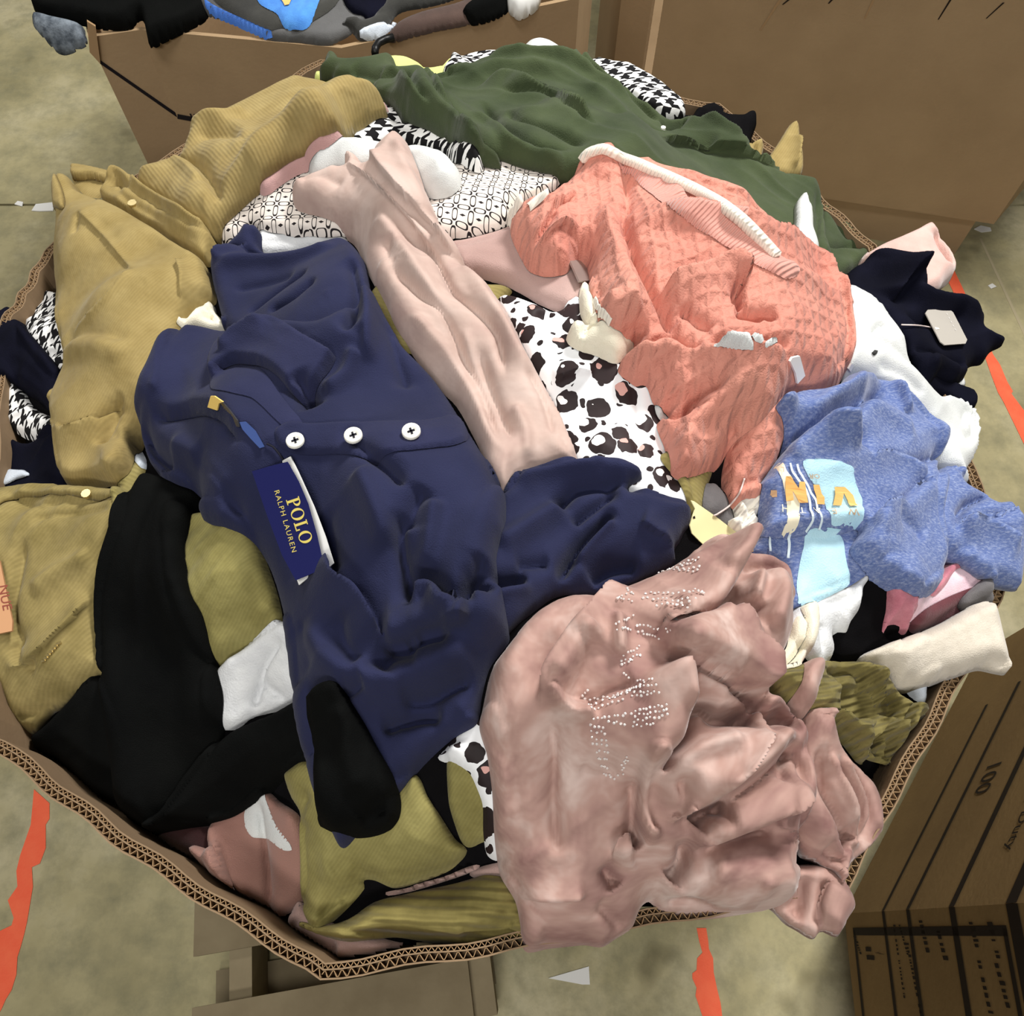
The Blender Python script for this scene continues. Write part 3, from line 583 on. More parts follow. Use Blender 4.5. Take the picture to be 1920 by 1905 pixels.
# ------------------------------------------------------------------ clothes in the box behind
B2 = Field(-1.3, .5, 1.1, 2.3, .004)
fr = [ca, cb, c1, c2]; dd_, sd_, _ = seg_dist(B2.X, B2.Y, [(p.x, p.y) for p in fr]); B2.Z = np.where(sd_ > 0, .90 + .02 * np.clip(dd_ / .1, 0, 1), .90 - .8 * dd_); B2.Z = blur(B2.Z, 2)
W1 = [(.2, .12, .05, 3)]
def bp(name, pts, mat, label, cat, **kw):
    kw.setdefault('t', .01); kw.setdefault('wr', W1); return tag(B2.piece(name, pts, M[mat], over=True, **kw), label, cat)
bp('jacket', [(52,-20),(60,10),(90,25),(150,36),(190,46),(240,44),(262,25),(278,78),(300,70),(345,50),(385,20),(385,-40),(52,-60)], 'black', 'black fleece jacket hanging over the corner of the box behind', 'jacket', t=.025)
bp('lace_top', [(62,25),(70,62),(85,80),(108,95),(140,90),(162,82),(158,60),(150,40),(100,28)], 'lace', 'grey lace top hanging below the black jacket', 'top', t=.01)
tee = empty('striped_shirt', B2.hit([(520, 20)])[0], 'blue black and grey striped shirt over the rim of the box behind', 'shirt')
B2.piece('hem', [(378,0),(384,14),(440,42),(500,72),(520,76),(560,78),(600,84),(625,82),(660,60),(690,30),(640,-20),(380,-40)], M['grey2'], tee, t=.012, over=True, wr=W1)
B2.piece('stripe', [(384,2),(386,12),(440,42),(500,72),(514,70),(505,62),(450,36),(400,10)], M['royal'], tee, t=.004, wr=None)
B2.piece('stripe', [(400,0),(440,30),(505,64),(530,58),(560,66),(590,40),(640,-10),(560,-40),(400,-30)], M['charcoal'], tee, t=.004, wr=W1)
B2.piece('print_panel', [(478,-30),(486,6),(520,30),(536,58),(572,62),(586,40),(600,-30)], M['bright'], tee, t=.003, wr=W1)
B2.decal('print_mark', [(524,-6),(530,2),(534,10),(542,8),(548,-6)], M['oprint'], tee, off=.002)
bp('sweater', [(640,-30),(646,6),(664,26),(700,34),(728,24),(742,-30)], 'dnavy', 'dark navy sweater beside the striped shirt in the box behind', 'sweater')
bp('shirt', [(640,40),(660,55),(672,72),(690,74),(720,60),(745,20),(800,10),(860,-10),(860,-40),(742,-40),(720,10),(690,30)], 'charcoal', 'charcoal shirt lying past the navy sweater in the box behind', 'shirt')
bp('trousers', [(728,74),(748,40),(790,20),(850,6),(930,-20),(948,-30),(925,-40),(958,-40),(950,10),(885,44),(820,58),(770,70)], 'dbrown', 'dark brown trousers along the rim of the box behind', 'trousers')
bp('label_sheet', [(672,72),(690,60),(728,42),(742,30),(738,44),(712,72)], 'ltblue', 'pale plastic sheet between the dark clothes in the box behind', 'wrapper', t=.003, wr=None)
bp('leggings', [(868,26),(886,6),(930,-8),(952,-20),(952,20),(888,42)], 'black', 'black leggings bunched at the right of the brown trousers', 'leggings')
bp('paper_stack', [(952,8),(955,-40),(1012,-40),(1010,8),(975,28),(962,20)], 'paper', 'white papers tucked into the box behind beside the black leggings', 'papers', t=.02, wr=None)
hb = MB(); hk = [at_z(x, y, .93) for x, y in ((738, 70), (722, 74), (710, 80), (704, 90), (703, 100))]; hb.tube(hk, .006, 7)
tag(hb.build('clothes_hanger', M['steel'], None, True), 'black hanger hook over the rim of the box behind', 'hanger')
# ------------------------------------------------------------------ the pile: base surface
PF = Field(-1.0, 1.02, -.32, 1.46, .0025)
ctrl = [(600,110,.95),(900,105,.97),(1150,150,.97),(1300,210,.95),(1450,300,.92),(1560,380,.91),(1640,480,.915),(1720,500,.93),(1850,640,.87),(1790,740,.90),(1820,820,.90),(1880,980,.945),(1920,1090,.93),(1850,1085,.935),(1895,1240,.935),(1800,1235,.94),(1740,1285,.925),(1850,1150,.935),(1735,1370,.86),(1640,1500,.90),(1590,1690,.93),(1480,1700,.91),(1300,1735,.86),(1000,1775,.88),(760,1740,.85),(600,1765,.845),(700,1818,.875),(620,1812,.86),(850,1812,.885),(960,1798,.89),(480,1690,.83),(430,1600,.835),(300,1560,.835),(100,1450,.845),(0,1330,.85),(-60,1200,.93),(20,1000,.93),(50,860,.88),(0,720,.90),(30,640,.91),(90,560,.88),(110,350,.955),(150,430,.97),(250,600,1.0),(300,280,.95),(480,190,.96),(450,450,1.0),(650,300,1.03),(900,400,1.07),(700,600,1.07),(500,800,1.07),(800,900,1.10),(1100,600,1.09),(1100,300,1.05),(1300,500,1.09),(1400,650,1.09),(1200,900,1.07),(1500,800,1.04),(1600,1000,1.0),(900,1100,1.08),(700,1200,1.04),(1000,1250,1.05),(1200,1250,1.06),(1400,1200,1.03),(1300,1450,1.02),(1500,1450,.99),(1050,1550,.99),(1300,1620,.96),(1450,1620,.95),(650,1450,.95),(720,1600,.90),(850,1700,.87),(400,1050,1.0),(300,950,.98),(250,1250,.92),(450,1300,.94),(330,1450,.86),(1650,1250,.93),(1700,950,.97),(1700,650,.98),(160,760,.95),(1020,1690,.93),(820,1420,.99)]
Cxyz = np.array([at_z(*c) for c in ctrl])
d2_ = (PF.X[..., None] - Cxyz[:, 0]) ** 2 + (PF.Y[..., None] - Cxyz[:, 1]) ** 2 + 4e-4
w_ = d2_ ** -1.7; PF.Z = (w_ * Cxyz[:, 2]).sum(-1) / w_.sum(-1); PF.Z = blur(PF.Z, 9) - .028; del d2_, w_
PF.clip = np.array([(rim[k] + nor[k] * .0148)[:] for k in range(0, N, 2)])
PC = PF.piece
def root(name, px, label, cat):
    return empty(name, PF.hit([px], blur(PF.Z, 6))[0], label, cat)
def one(name, pts, mat, label, cat, **kw): return tag(PC(name, pts, M[mat], **kw), label, cat)
WR = [(.6, .10, .035, 4)]
# dark unsorted clothes that fill the box below everything named here
oz = PF.Z.copy(); dc_, _, _ = seg_dist(PF.X, PF.Y, PF.clip, True); PF.Z = np.minimum(PF.Z, .845 + 1.1 * dc_)
o = PC('clothes_heap', [(930 + 1.25 * (p[0] - 930), 950 + 1.2 * (p[1] - 950)) for p in octpx], M['black2'], clip=True, t=.004, wr=[(.5, .16, .07, 14), (2.1, .12, .05, 8)], dr=1, db=2, seed=3)
PF.Z = np.maximum(PF.Z, oz)
tag(o, 'dark jumbled clothes filling the big box beneath the pile', 'clothes', kind='stuff')

# ---- left rim
one('scarf', [(44,585),(52,556),(72,543),(112,548),(125,600),(120,720),(80,690),(50,640)], 'hound2', 'houndstooth scarf stuffed beside the tan trousers at the left rim', 'scarf', t=.014, wr=[(.3, .05, .02, 7)], seed=5)
one('scarf', [(6,700),(20,690),(60,760),(110,790),(100,830),(50,820),(18,800),(4,770)], 'hound2', 'houndstooth scarf end showing below the dark navy hoodie', 'scarf', t=.012, wr=[(.3, .05, .02, 7)], seed=6)
one('hoodie', [(-40,640),(-20,600),(2,585),(22,575),(48,615),(70,640),(110,690),(118,720),(100,770),(60,740),(10,712),(-40,720)], 'dnavy', 'dark navy hoodie folded over the left rim', 'hoodie', t=.022, over=True, wr=WR, seed=7)
one('sweatpants', [(-40,800),(0,810),(50,826),(110,800),(128,870),(120,930),(-40,925)], 'dnavy', 'dark navy sweatpants above the olive jeans at the left', 'trousers', t=.014, wr=WR, seed=8)
one('paper_tag', [(-10,872),(10,876),(52,885),(30,898),(-10,912)], 'ltblue', 'pale blue tag lying on dark navy sweatpants at the left edge', 'tag', t=.003, roll=.003, over=True)
# ---- back
one('shirt', [(588,148),(590,133),(602,136),(640,120),(736,104),(765,106),(790,118),(806,130),(822,126),(838,110),(852,106),(866,120),(880,150),(700,180)], 'lime', 'lime yellow shirt peeping out behind the green top', 'shirt', t=.012, over=True, lift=.01, seed=9)
one('cloth_bundle', [(972,110),(976,86),(988,74),(1012,69),(1040,76),(1066,98),(1050,125),(990,125)], 'white', 'white cloth bundle topmost at the back behind the green top', 'cloth', t=.03, roll=.03, over=True, seed=10)
jk = root('jacket', (950, 130), 'houndstooth jacket crumpled under the forest green top', 'jacket')
PC('back', [(830,135),(850,112),(880,100),(920,95),(960,98),(1010,104),(1060,110),(1060,160),(860,170)], M['hound'], jk, t=.012, over=True, wr=[(.2, .06, .02, 5)], seed=11)
PC('sleeve', [(1090,130),(1118,113),(1150,118),(1180,124),(1215,142),(1245,162),(1268,180),(1282,195),(1286,214),(1240,216),(1180,180)], M['hound'], jk, t=.022, over=True, wr=[(.2, .06, .03, 4)], seed=12)
one('jacket', [(1290,232),(1304,206),(1322,196),(1340,194),(1350,202),(1358,202),(1360,214),(1390,216),(1404,209),(1418,212),(1421,224),(1412,250),(1400,290),(1360,300)], 'black2', 'black jacket with a wavy hem at the back right', 'jacket', t=.016, over=True, wr=WR, seed=13)
one('trouser_cuff', [(1398,290),(1400,270),(1412,261),(1428,260),(1434,275),(1428,300),(1420,318),(1404,305)], 'tan', 'small tan cuff curled beside the black jacket', 'cuff', t=.02, over=True, folds=[('v', [(1412,270),(1418,290),(1416,305)], 4, 8)], seed=14)
one('trousers', [(1418,318),(1440,290),(1460,262),(1478,234),(1492,227),(1500,236),(1502,260),(1508,290),(1504,325),(1470,332)], 'tan', 'tan trouser leg pointing up behind the green top', 'trousers', t=.02, over=True, folds=[('s', [(1486,328),(1490,300),(1499,262)], 8, 8)], seed=15)
one('shirt', [(1530,430),(1545,380),(1580,410),(1610,435),(1628,462),(1630,480),(1600,505),(1545,520),(1520,480)], 'green', 'dark green shirt bunched along the upper right rim', 'shirt', t=.012, wr=[(.4, .08, .03, 7)], folds=[('v', [(1545,470),(1590,462),(1625,462)], 8, 8), ('v', [(1560,400),(1575,430),(1600,450)], 6, 6)], seed=16)
# ---- right rim
one('sweatshirt', [(1618,478),(1640,462),(1680,446),(1715,430),(1738,418),(1752,424),(1770,450),(1788,480),(1795,502),(1788,516),(1772,530),(1760,548),(1738,556),(1700,560),(1640,520)], 'pinkfleece', 'pale pink fleece cuff hanging over the right rim', 'sweatshirt', t=.03, roll=.014, over=True, folds=[('v', [(1752,438),(1762,470),(1780,500),(1784,508)], 7, 14)], seed=17)
one('tank_top', [(1540,520),(1562,514),(1586,512),(1592,518),(1582,536),(1570,548),(1545,550)], 'pinkf', 'small dusty pink strap beside the dark navy fleece', 'top', t=.01, folds=[('v', [(1545,532),(1570,528),(1588,520)], 4, 4)], seed=18)
one('undershirt', [(1752,700),(1785,706),(1806,704),(1810,722),(1770,730)], 'white', 'white hem peeking out under the dark navy fleece', 'shirt', t=.006, over=True, seed=19)
fl = root('fleece', (1700, 600), 'dark navy fleece with a grey hang tag over the right rim', 'fleece')
PC('sleeve', [(1730,690),(1770,706),(1800,720),(1826,732),(1836,748),(1832,762),(1810,770),(1770,750),(1740,730)], M['dnavy'], fl, t=.022, over=True, wr=WR, seed=20)
PC('body', [(1560,560),(1582,525),(1600,495),(1630,474),(1670,468),(1705,474),(1732,496),(1736,520),(1742,545),(1790,556),(1830,572),(1850,590),(1852,614),(1880,626),(1892,632),(1868,646),(1852,668),(1832,672),(1818,684),(1815,700),(1790,706),(1760,700),(1740,720),(1700,640),(1640,590)], M['dnavy'], fl, t=.03, roll=.02, over=True, wr=WR, folds=[('s', [(1660,580),(1690,540),(1735,510)], 18, 14), ('v', [(1690,612),(1745,612),(1800,600)], 12, 10), ('v', [(1700,650),(1760,680),(1810,690)], 10, 8), ('r', [(1680,560),(1760,575),(1840,600)], 18, 8)], seed=21)
tg, *pl = PF.slab('hang_tag', [(1734,588),(1738,582),(1778,580),(1786,587),(1812,638),(1809,645),(1770,648),(1762,642)], M['grey'], fl, lift=.004)
plane_text('tag_print', *glyphs('-  -  -  -  -', .8), (1772, 588), (6.8, 12.6), (11.5, -6.2), pl, M['greyp'], tg); plane_text('tag_print', [(0,0),(8,1),(10,4),(2,5)], [(0,1,2,3)], (1752,613), (1,0), (0,1), pl, M['greyp'], tg)
PF.cord('tag_string', [(1690,609),(1720,610),(1748,614)], .0009, M['string'], fl, off=.003)
# ---- back middle layers
one('camisole', [(480,455),(490,430),(560,430),(640,432),(650,455),(560,470),(490,472)], 'whites', 'white slub top strip under the navy polo collar', 'top', t=.008, wr=[(.2, .06, .02, 4)], seed=22)
one('blouse', [(412,448),(420,420),(450,385),(500,350),(560,318),(640,300),(760,330),(860,300),(930,285),(980,292),(1030,312),(1056,332),(1040,352),(1010,365),(960,392),(955,412),(900,432),(850,440),(760,470),(660,440),(600,442),(560,440),(500,432),(470,430),(440,452)], 'chain', 'cream blouse with a dark chain link print across the back', 'blouse', t=.014, roll=.014, wr=[(.3, .12, .05, 5)], seed=23, puff=.01)
one('scarf', [(645,250),(670,215),(720,198),(790,205),(850,232),(880,255),(905,290),(900,310),(870,300),(810,280),(740,262),(690,272),(655,275)], 'hound', 'houndstooth scarf bunched beneath the forest green top', 'scarf', t=.02, wr=[(.15, .07, .02, 8)], folds=[('v', [(720,240),(790,246),(860,262),(895,285)], 8, 9)], seed=24, puff=.012)
one('hand_towel', [(575,300),(590,280),(625,265),(670,262),(740,272),(800,284),(840,292),(862,312),(862,340),(845,356),(815,362),(780,352),(700,330),(630,318),(585,325)], 'white', 'rolled white towel under the blush leggings at the back', 'towel', t=.02, roll=.03, puff=.02, pw=.03, wr=[(.1, .08, .03, 4)], seed=25)
one('sweatpants', [(480,350),(500,325),(540,292),(590,262),(650,225),(720,196),(728,202),(690,225),(640,255),(600,285),(560,315),(520,345),(495,362)], 'pinkf', 'dusty pink terry leg edge under the tan corduroy leg', 'trousers', t=.014, seed=26)
one('leggings', [(690,560),(740,520),(830,560),(910,530),(960,540),(940,560),(900,600),(820,660),(740,650)], 'olive', 'olive corduroy patch between blush leggings and leopard top', 'trousers', t=.008, wr=WR, seed=27)
mv = root('leggings', (1000, 480), 'mauve ponte leggings folded under the coral sweater', 'leggings')
PC('waistband', [(820,470),(845,448),(880,440),(950,420),(990,390),(1030,370),(1060,380),(1030,420),(960,455),(860,480)], M['mauve'], mv, t=.008, seed=28)
PC('leg', [(820,500),(855,462),(900,450),(960,430),(1010,430),(1070,470),(1100,520),(1094,560),(1070,578),(1050,578),(1010,560),(970,535),(930,516),(890,510),(855,520)], M['mauve'], mv, t=.016, roll=.012, wr=[(.6, .12, .06, 3)], seed=29, puff=.008)
# ---- leopard
lp = root('top', (1100, 720), 'white leopard print top between blush leggings and coral sweater', 'top')
PC('body', [(930,560),(945,552),(975,558),(1010,572),(1040,585),(1065,570),(1085,560),(1110,580),(1150,640),(1190,690),(1222,715),(1238,770),(1256,830),(1276,890),(1296,938),(1280,960),(1200,940),(1120,900),(1060,860),(1030,760),(980,660)], M['leo'], lp, t=.010, roll=.008, wr=[(.9, .14, .06, 4)], folds=[('v', [(1188,705),(1192,770),(1196,860),(1215,920)], 5, 3), ('s', [(1035,728),(1080,716),(1110,722)], 10, 6), ('v', [(1010,590),(1050,640),(1090,650)], 10, 6)], seed=30, puff=.012)
one('trousers', [(1240,850),(1300,860),(1335,845),(1340,870),(1328,910),(1322,950),(1310,975),(1290,950),(1270,900)], 'olive', 'olive corduroy strip below the coral sweater hem', 'trousers', t=.008, seed=32)
one('cardigan', [(1318,960),(1325,905),(1340,900),(1365,930),(1385,985),(1390,1000),(1370,1000),(1340,985)], 'greyd', 'grey cardigan in the gap left of the coral cuff', 'cardigan', t=.008, wr=WR, seed=33)
yt = root('hang_tag', (1320, 980), 'pale yellow card tag beside the navy polo sleeve', 'tag')
yc, *pl = PF.slab('card', [(1294,938),(1300,940),(1340,968),(1400,1014),(1392,1030),(1330,1032),(1312,1016),(1296,1000),(1292,985),(1297,968),(1302,954)], M['yellow'], yt, lift=.006, q=.6)
plane_text('hole', [(0,0),(4,-2),(5,3),(1,4)], [(0,1,2,3)], (1299,969), (1,0), (0,1), pl, M['ink'], yc)
ot = root('hang_tag', (1412, 1012), 'ochre card tag under the coral sweater cuff', 'tag'); PF.slab('card', [(1380,1008),(1410,990),(1440,1000),(1436,1012),(1418,1036),(1390,1032)], M['ochre'], ot, lift=.004)
# ---- left olive jeans and lower olive pieces
oj = root('jeans', (110, 1100), 'olive corduroy jeans with a leather patch at the left rim', 'jeans')
PC('leg', [(-60,960),(-20,930),(20,918),(80,910),(160,916),(240,924),(250,980),(222,1080),(200,1180),(198,1260),(186,1262),(110,1322),(90,1332),(66,1368),(46,1374),(0,1362),(-50,1330),(-80,1150)], M['olivej'], oj, t=.024, roll=.02, over=True, wr=[(.9, .12, .035, 6)], seed=36, puff=.012,
   folds=[('v', [(66,1020),(48,1100),(40,1180),(70,1230)], 9, 8), ('v', [(20,930),(70,960),(130,955),(235,935)], 8, 5), ('s', [(30,1270),(90,1240),(140,1190),(190,1130)], 10, 7), ('v', [(75,990),(140,975),(225,965)], 8, 5), ('r', [(80,1130),(130,1090),(190,1060)], 14, 6), ('v', [(45,1350),(70,1340),(80,1330)], 5, 8), ('v', [(40,1210),(60,1250),(90,1262)], 8, 7)])
PC('waistband', [(-30,920),(20,916),(80,910),(160,916),(238,924),(232,938),(150,934),(70,930),(10,938),(-30,960)], M['olivej'], oj, t=.007, roll=.005, over=True, seed=37, wr=[(.2, .05, .03, 3)])
pt, *pl = PF.slab('leather_patch', [(-40,1040),(2,1052),(26,1166),(25,1184),(-40,1198)], M['leather'], oj, th=.003, lift=.002)
plane_text('patch_print', *glyphs('NUE'), (-4, 1098), (5, 24), (26, -5), pl, M['leatherp'], pt)
zp = MB()
for i in range(7):
    p = PF.hit([(84 + i * 4.6, 1242 - i * 5.4)])[0]; zp.box((p[0] - .002, p[1] - .001, p[2]), (.0042, .002, 0), (-.001, .002, 0), (0, 0, .0025))
zp.build('zip', M['brass'], oj)
bt = PF.hit([(164, 928)])[0]; q = MB(); q.tube([(bt[0], bt[1], bt[2]), (bt[0], bt[1], bt[2] + .004)], .005, 10); q.build('button', M['brass'], oj)
one('trousers', [(330,970),(380,960),(430,965),(470,990),(500,1060),(522,1130),(524,1170),(480,1200),(430,1230),(400,1250),(360,1180),(330,1080)], 'olive2', 'crushed olive corduroy leg between black leggings and navy polo', 'trousers', t=.016, wr=[(.75, .09, .014, 5), (.45, .07, .02, 3)], seed=40, puff=.012)
one('jeans', [(220,870),(250,850),(275,870),(262,900),(240,960),(225,1010),(215,930)], 'olive', 'olive corduroy scrap between tan trousers and black leggings', 'trousers', t=.008, seed=41)
one('shirt', [(238,832),(250,822),(262,840),(275,870),(268,880),(252,862)], 'ltblue', 'ice blue shirt edge under the navy polo shoulder', 'shirt', t=.006, seed=42)
wt = root('shirt', (470, 1270), 'white jersey shirt between black leggings and navy polo', 'shirt')
PC('body', [(400,1260),(430,1225),(470,1195),(524,1160),(560,1180),(575,1290),(560,1310),(520,1330),(470,1345),(440,1368),(405,1360)], M['whites'], wt, t=.012, wr=[(.7, .08, .03, 6)], folds=[('v', [(535,1200),(500,1255),(485,1300),(480,1340)], 5, 8), ('v', [(492,1280),(515,1300),(540,1312)], 4, 6)], seed=43)
# ---- lower left and front inside the rim
one('leggings', [(280,1560),(330,1545),(400,1550),(450,1640),(470,1700),(420,1690),(380,1660),(330,1620)], 'wine', 'dark wine leggings deep inside the lower left rim', 'leggings', t=.010, clip=True, wr=WR, seed=44)
mt = root('trousers', (480, 1620), 'dusky mauve trousers with a painted lit patch at the lower left inside', 'trousers')
PC('leg', [(390,1540),(440,1520),(480,1490),(496,1480),(520,1500),(560,1530),(580,1620),(570,1690),(520,1720),(470,1725),(430,1700),(400,1640)], M['mauved'], mt, t=.016, wr=[(1.4, .14, .06, 5)], folds=[('v', [(486,1495),(498,1560),(506,1640),(506,1720)], 5, 8), ('s', [(445,1716),(440,1680),(420,1620),(405,1570)], 14, 8)], clip=True, seed=45)
PC('hem', [(458,1528),(470,1502),(495,1481),(500,1500),(516,1545),(548,1592),(530,1594),(500,1572),(474,1570),(460,1552)], M['white'], mt, t=.0012, roll=.001, flat=True, seed=46)  # white piece paints the lit part of the mauve leg as colour
PC('cuff', [(352,1592),(360,1584),(385,1590),(404,1588),(425,1630),(446,1680),(452,1712),(430,1712),(412,1690),(390,1650),(372,1622)], M['mauved'], mt, t=.016, roll=.012, clip=True, seed=47, puff=.01)
one('sock', [(338,1632),(346,1622),(368,1618),(385,1640),(378,1656),(356,1648)], 'pinkf', 'small pink sock tip deep inside the lower left rim', 'sock', t=.012, clip=True, seed=48)
m2 = root('sweatshirt', (680, 1780), 'dusty mauve sweatshirt along the inside of the front rim', 'sweatshirt')
PC('body', [(536,1720),(548,1700),(560,1690),(620,1730),(760,1770),(900,1790),(980,1795),(985,1815),(860,1840),(700,1850),(620,1840),(590,1820),(560,1790),(540,1760)], M['mauve'], m2, t=.016, clip=True, folds=[('v', [(553,1715),(556,1750),(600,1765),(640,1775)], 6, 9), ('v', [(604,1822),(618,1790),(634,1772)], 5, 8)], seed=49)
PC('sleeve', [(880,1640),(900,1625),(940,1615),(1000,1600),(1010,1640),(950,1645),(915,1648)], M['mauve'], m2, t=.008, seed=50)
og = root('trousers', (740, 1620), 'olive corduroy trousers folded at the front of the box', 'trousers')
PC('lower_leg', [(556,1730),(600,1736),(650,1722),(700,1690),(780,1670),(850,1655),(910,1640),(960,1650),(990,1690),(1020,1760),(980,1776),(900,1784),(820,1772),(740,1758),(660,1766),(620,1760),(585,1748)], M['oliver'], og, t=.02, roll=.02, puff=.02, pw=.03, folds=[('v', [(640,1740),(670,1715),(690,1695)], 7, 10), ('r', [(600,1752),(720,1745),(850,1740),(980,1740)], 26, 8), ('v', [(860,1760),(920,1745),(970,1728)], 9, 8)], seed=51)
PC('knee', [(838,1470),(838,1420),(850,1400),(900,1400),(950,1450),(950,1560),(905,1578),(880,1588),(866,1580),(852,1545),(842,1510)], M['olive2'], og, t=.010, roll=.006, seed=52)
PC('upper_leg', [(530,1452),(545,1432),(565,1418),(590,1424),(640,1440),(700,1460),(750,1470),(780,1452),(800,1490),(826,1530),(852,1570),(874,1590),(866,1608),(840,1630),(790,1650),(735,1664),(700,1650),(680,1650),(680,1665),(640,1708),(600,1738),(578,1730),(562,1690),(560,1600),(556,1520),(540,1490)], M['olive2'], og, t=.018, roll=.016, folds=[('v', [(592,1490),(570,1510),(562,1560),(580,1540)], 7, 8), ('v', [(600,1725),(620,1700),(660,1675),(685,1660)], 6, 9), ('v', [(640,1700),(665,1680),(680,1660)], 8, 10), ('r', [(600,1640),(680,1610),(780,1600),(840,1600)], 30, 8), ('v', [(690,1640),(660,1620),(630,1640)], 12, 5)], wr=[(.2, .1, .03, 3)], seed=53, puff=.012)
PC('pocket_trim', [(716,1672),(760,1662),(776,1655),(830,1640),(880,1622),(900,1622),(880,1634),(830,1650),(770,1668),(722,1678)], M['mauve'], og, t=.005, roll=.004, seed=54)
one('leggings', [(820,1420),(832,1404),(852,1380),(880,1350),(930,1340),(960,1450),(970,1600),(930,1612),(912,1600),(906,1560),(905,1510),(895,1480),(880,1450),(850,1430)], 'leo', 'leopard print leggings edge left of the dusty pink velvet top', 'leggings', t=.010, wr=[(.9, .1, .04, 5)], seed=31)
# ---- right side stack
one('skirt', [(1596,1110),(1640,1070),(1700,1090),(1720,1130),(1690,1180),(1664,1190),(1680,1205),(1660,1230),(1630,1236),(1575,1232),(1560,1180)], 'black2', 'black jersey skirt between white ruffle and rose tulle', 'skirt', t=.014, wr=WR, seed=60)
tl = root('dress', (1760, 1120), 'pink tulle dress below the blue shirt at the right', 'dress')
PC('skirt', [(1700,1130),(1740,1090),(1790,1055),(1820,1062),(1845,1080),(1860,1100),(1850,1120),(1800,1130),(1760,1160),(1722,1180)], M['pinkw'], tl, t=.014, wr=[(.8, .08, .03, 5)], seed=61)
PC('lining', [(1708,1168),(1740,1140),(1790,1115),(1840,1100),(1850,1118),(1800,1150),(1720,1182)], M['plum'], tl, t=.003, seed=62)
PC('trim', [(1740,1110),(1765,1075),(1785,1045),(1815,1056),(1790,1070),(1770,1100),(1748,1120)], M['tulle'], tl, t=.007, seed=63)
PC('ruffle', [(1668,1092),(1690,1096),(1712,1118),(1714,1150),(1708,1180),(1700,1184),(1694,1172),(1682,1166),(1668,1170),(1662,1184),(1658,1180),(1666,1140)], M['tulle'], tl, t=.014, wr=[(1.5, .05, .012, 6)], seed=64)
one('undershirt', [(1700,1280),(1738,1262),(1740,1290),(1736,1318),(1720,1312),(1705,1300)], 'ltblue', 'ice blue cloth under the oatmeal sleeve', 'shirt', t=.008, seed=65)
oat = root('sweatshirt', (1770, 1200), 'oatmeal fleece sleeve reaching over the right rim', 'sweatshirt')
PC('cuff_band', [(1800,1130),(1825,1100),(1848,1085),(1862,1100),(1868,1125),(1850,1135),(1815,1145)], M['greyd'], oat, t=.010, over=True, seed=66)
PC('sleeve', [(1622,1228),(1660,1205),(1720,1180),(1780,1155),(1825,1130),(1862,1120),(1874,1140),(1886,1185),(1897,1228),(1904,1248),(1898,1258),(1880,1256),(1845,1250),(1800,1265),(1740,1284),(1705,1292),(1682,1285),(1665,1255)], M['oat'], oat, t=.03, roll=.018, over=True, folds=[('v', [(1840,1248),(1868,1244),(1896,1246)], 5, 12)], seed=67, puff=.006)
sw = root('sweater', (1640, 1320), 'olive ribbed sweater crumpled inside the lower right rim', 'sweater')
PC('body', [(1440,1262),(1470,1250),(1540,1236),(1580,1234),(1630,1234),(1656,1250),(1690,1290),(1712,1310),(1735,1340),(1748,1362),(1730,1380),(1700,1420),(1680,1430),(1640,1420),(1610,1400),(1560,1360),(1500,1330),(1460,1300)], M['olivek'], sw, t=.024, clip=True, wr=[(.8, .07, .03, 12), (2.2, .06, .03, 8)], folds=[('v', [(1560,1310),(1600,1322),(1650,1300)], 18, 44), ('v', [(1540,1260),(1600,1262),(1625,1280)], 7, 10), ('v', [(1654,1310),(1668,1330),(1660,1352)], 10, 30), ('v', [(1640,1380),(1650,1410),(1690,1420)], 12, 34), ('v', [(1710,1372),(1722,1352),(1738,1350)], 8, 22), ('r', [(1650,1250),(1640,1280),(1620,1300)], 10, 12)], seed=68)
PC('cuff', [(1572,1330),(1600,1345),(1620,1340),(1646,1348),(1645,1360),(1634,1372),(1634,1400),(1636,1424),(1620,1420),(1595,1385),(1578,1360)], M['olivek'], sw, t=.03, roll=.014, seed=69)
PC('sleeve_end', [(1652,1392),(1660,1370),(1676,1352),(1690,1356),(1696,1376),(1690,1402),(1678,1414),(1676,1392),(1668,1386),(1662,1402),(1654,1404)], M['olivek'], sw, t=.026, roll=.01, seed=70)
PC('hem', [(1700,1350),(1712,1318),(1730,1322),(1746,1350),(1744,1362),(1732,1348),(1718,1348),(1708,1372),(1702,1372)], M['olivek'], sw, t=.024, roll=.01, seed=71)
ws = root('blouse', (1560, 1170), 'white ruffled blouse with a cream strap below the blue shirt', 'blouse')
PC('body', [(1480,1160),(1500,1130),(1560,1108),(1590,1094),(1618,1072),(1632,1078),(1620,1100),(1612,1140),(1596,1165),(1588,1184),(1568,1184),(1572,1215),(1566,1230),(1540,1236),(1520,1225),(1490,1200)], M['whites'], ws, t=.014, wr=[(1.2, .06, .016, 6)], folds=[('v', [(1530,1175),(1534,1205),(1545,1232)], 4, 6), ('v', [(1535,1140),(1570,1130),(1610,1115)], 4, 4)], seed=72)
PC('strap', [(1500,1140),(1524,1128),(1535,1150),(1532,1190),(1520,1225),(1500,1248),(1475,1258),(1458,1258),(1450,1248),(1475,1243),(1498,1225),(1508,1195),(1508,1165)], M['creamp'], ws, t=.010, roll=.005, seed=73)
PC('lining', [(1462,1240),(1478,1210),(1490,1160),(1506,1160),(1508,1190),(1498,1222),(1478,1242)], M['creamp'], ws, t=.004, wr=[(1.2, .05, .015, 4)], seed=74)
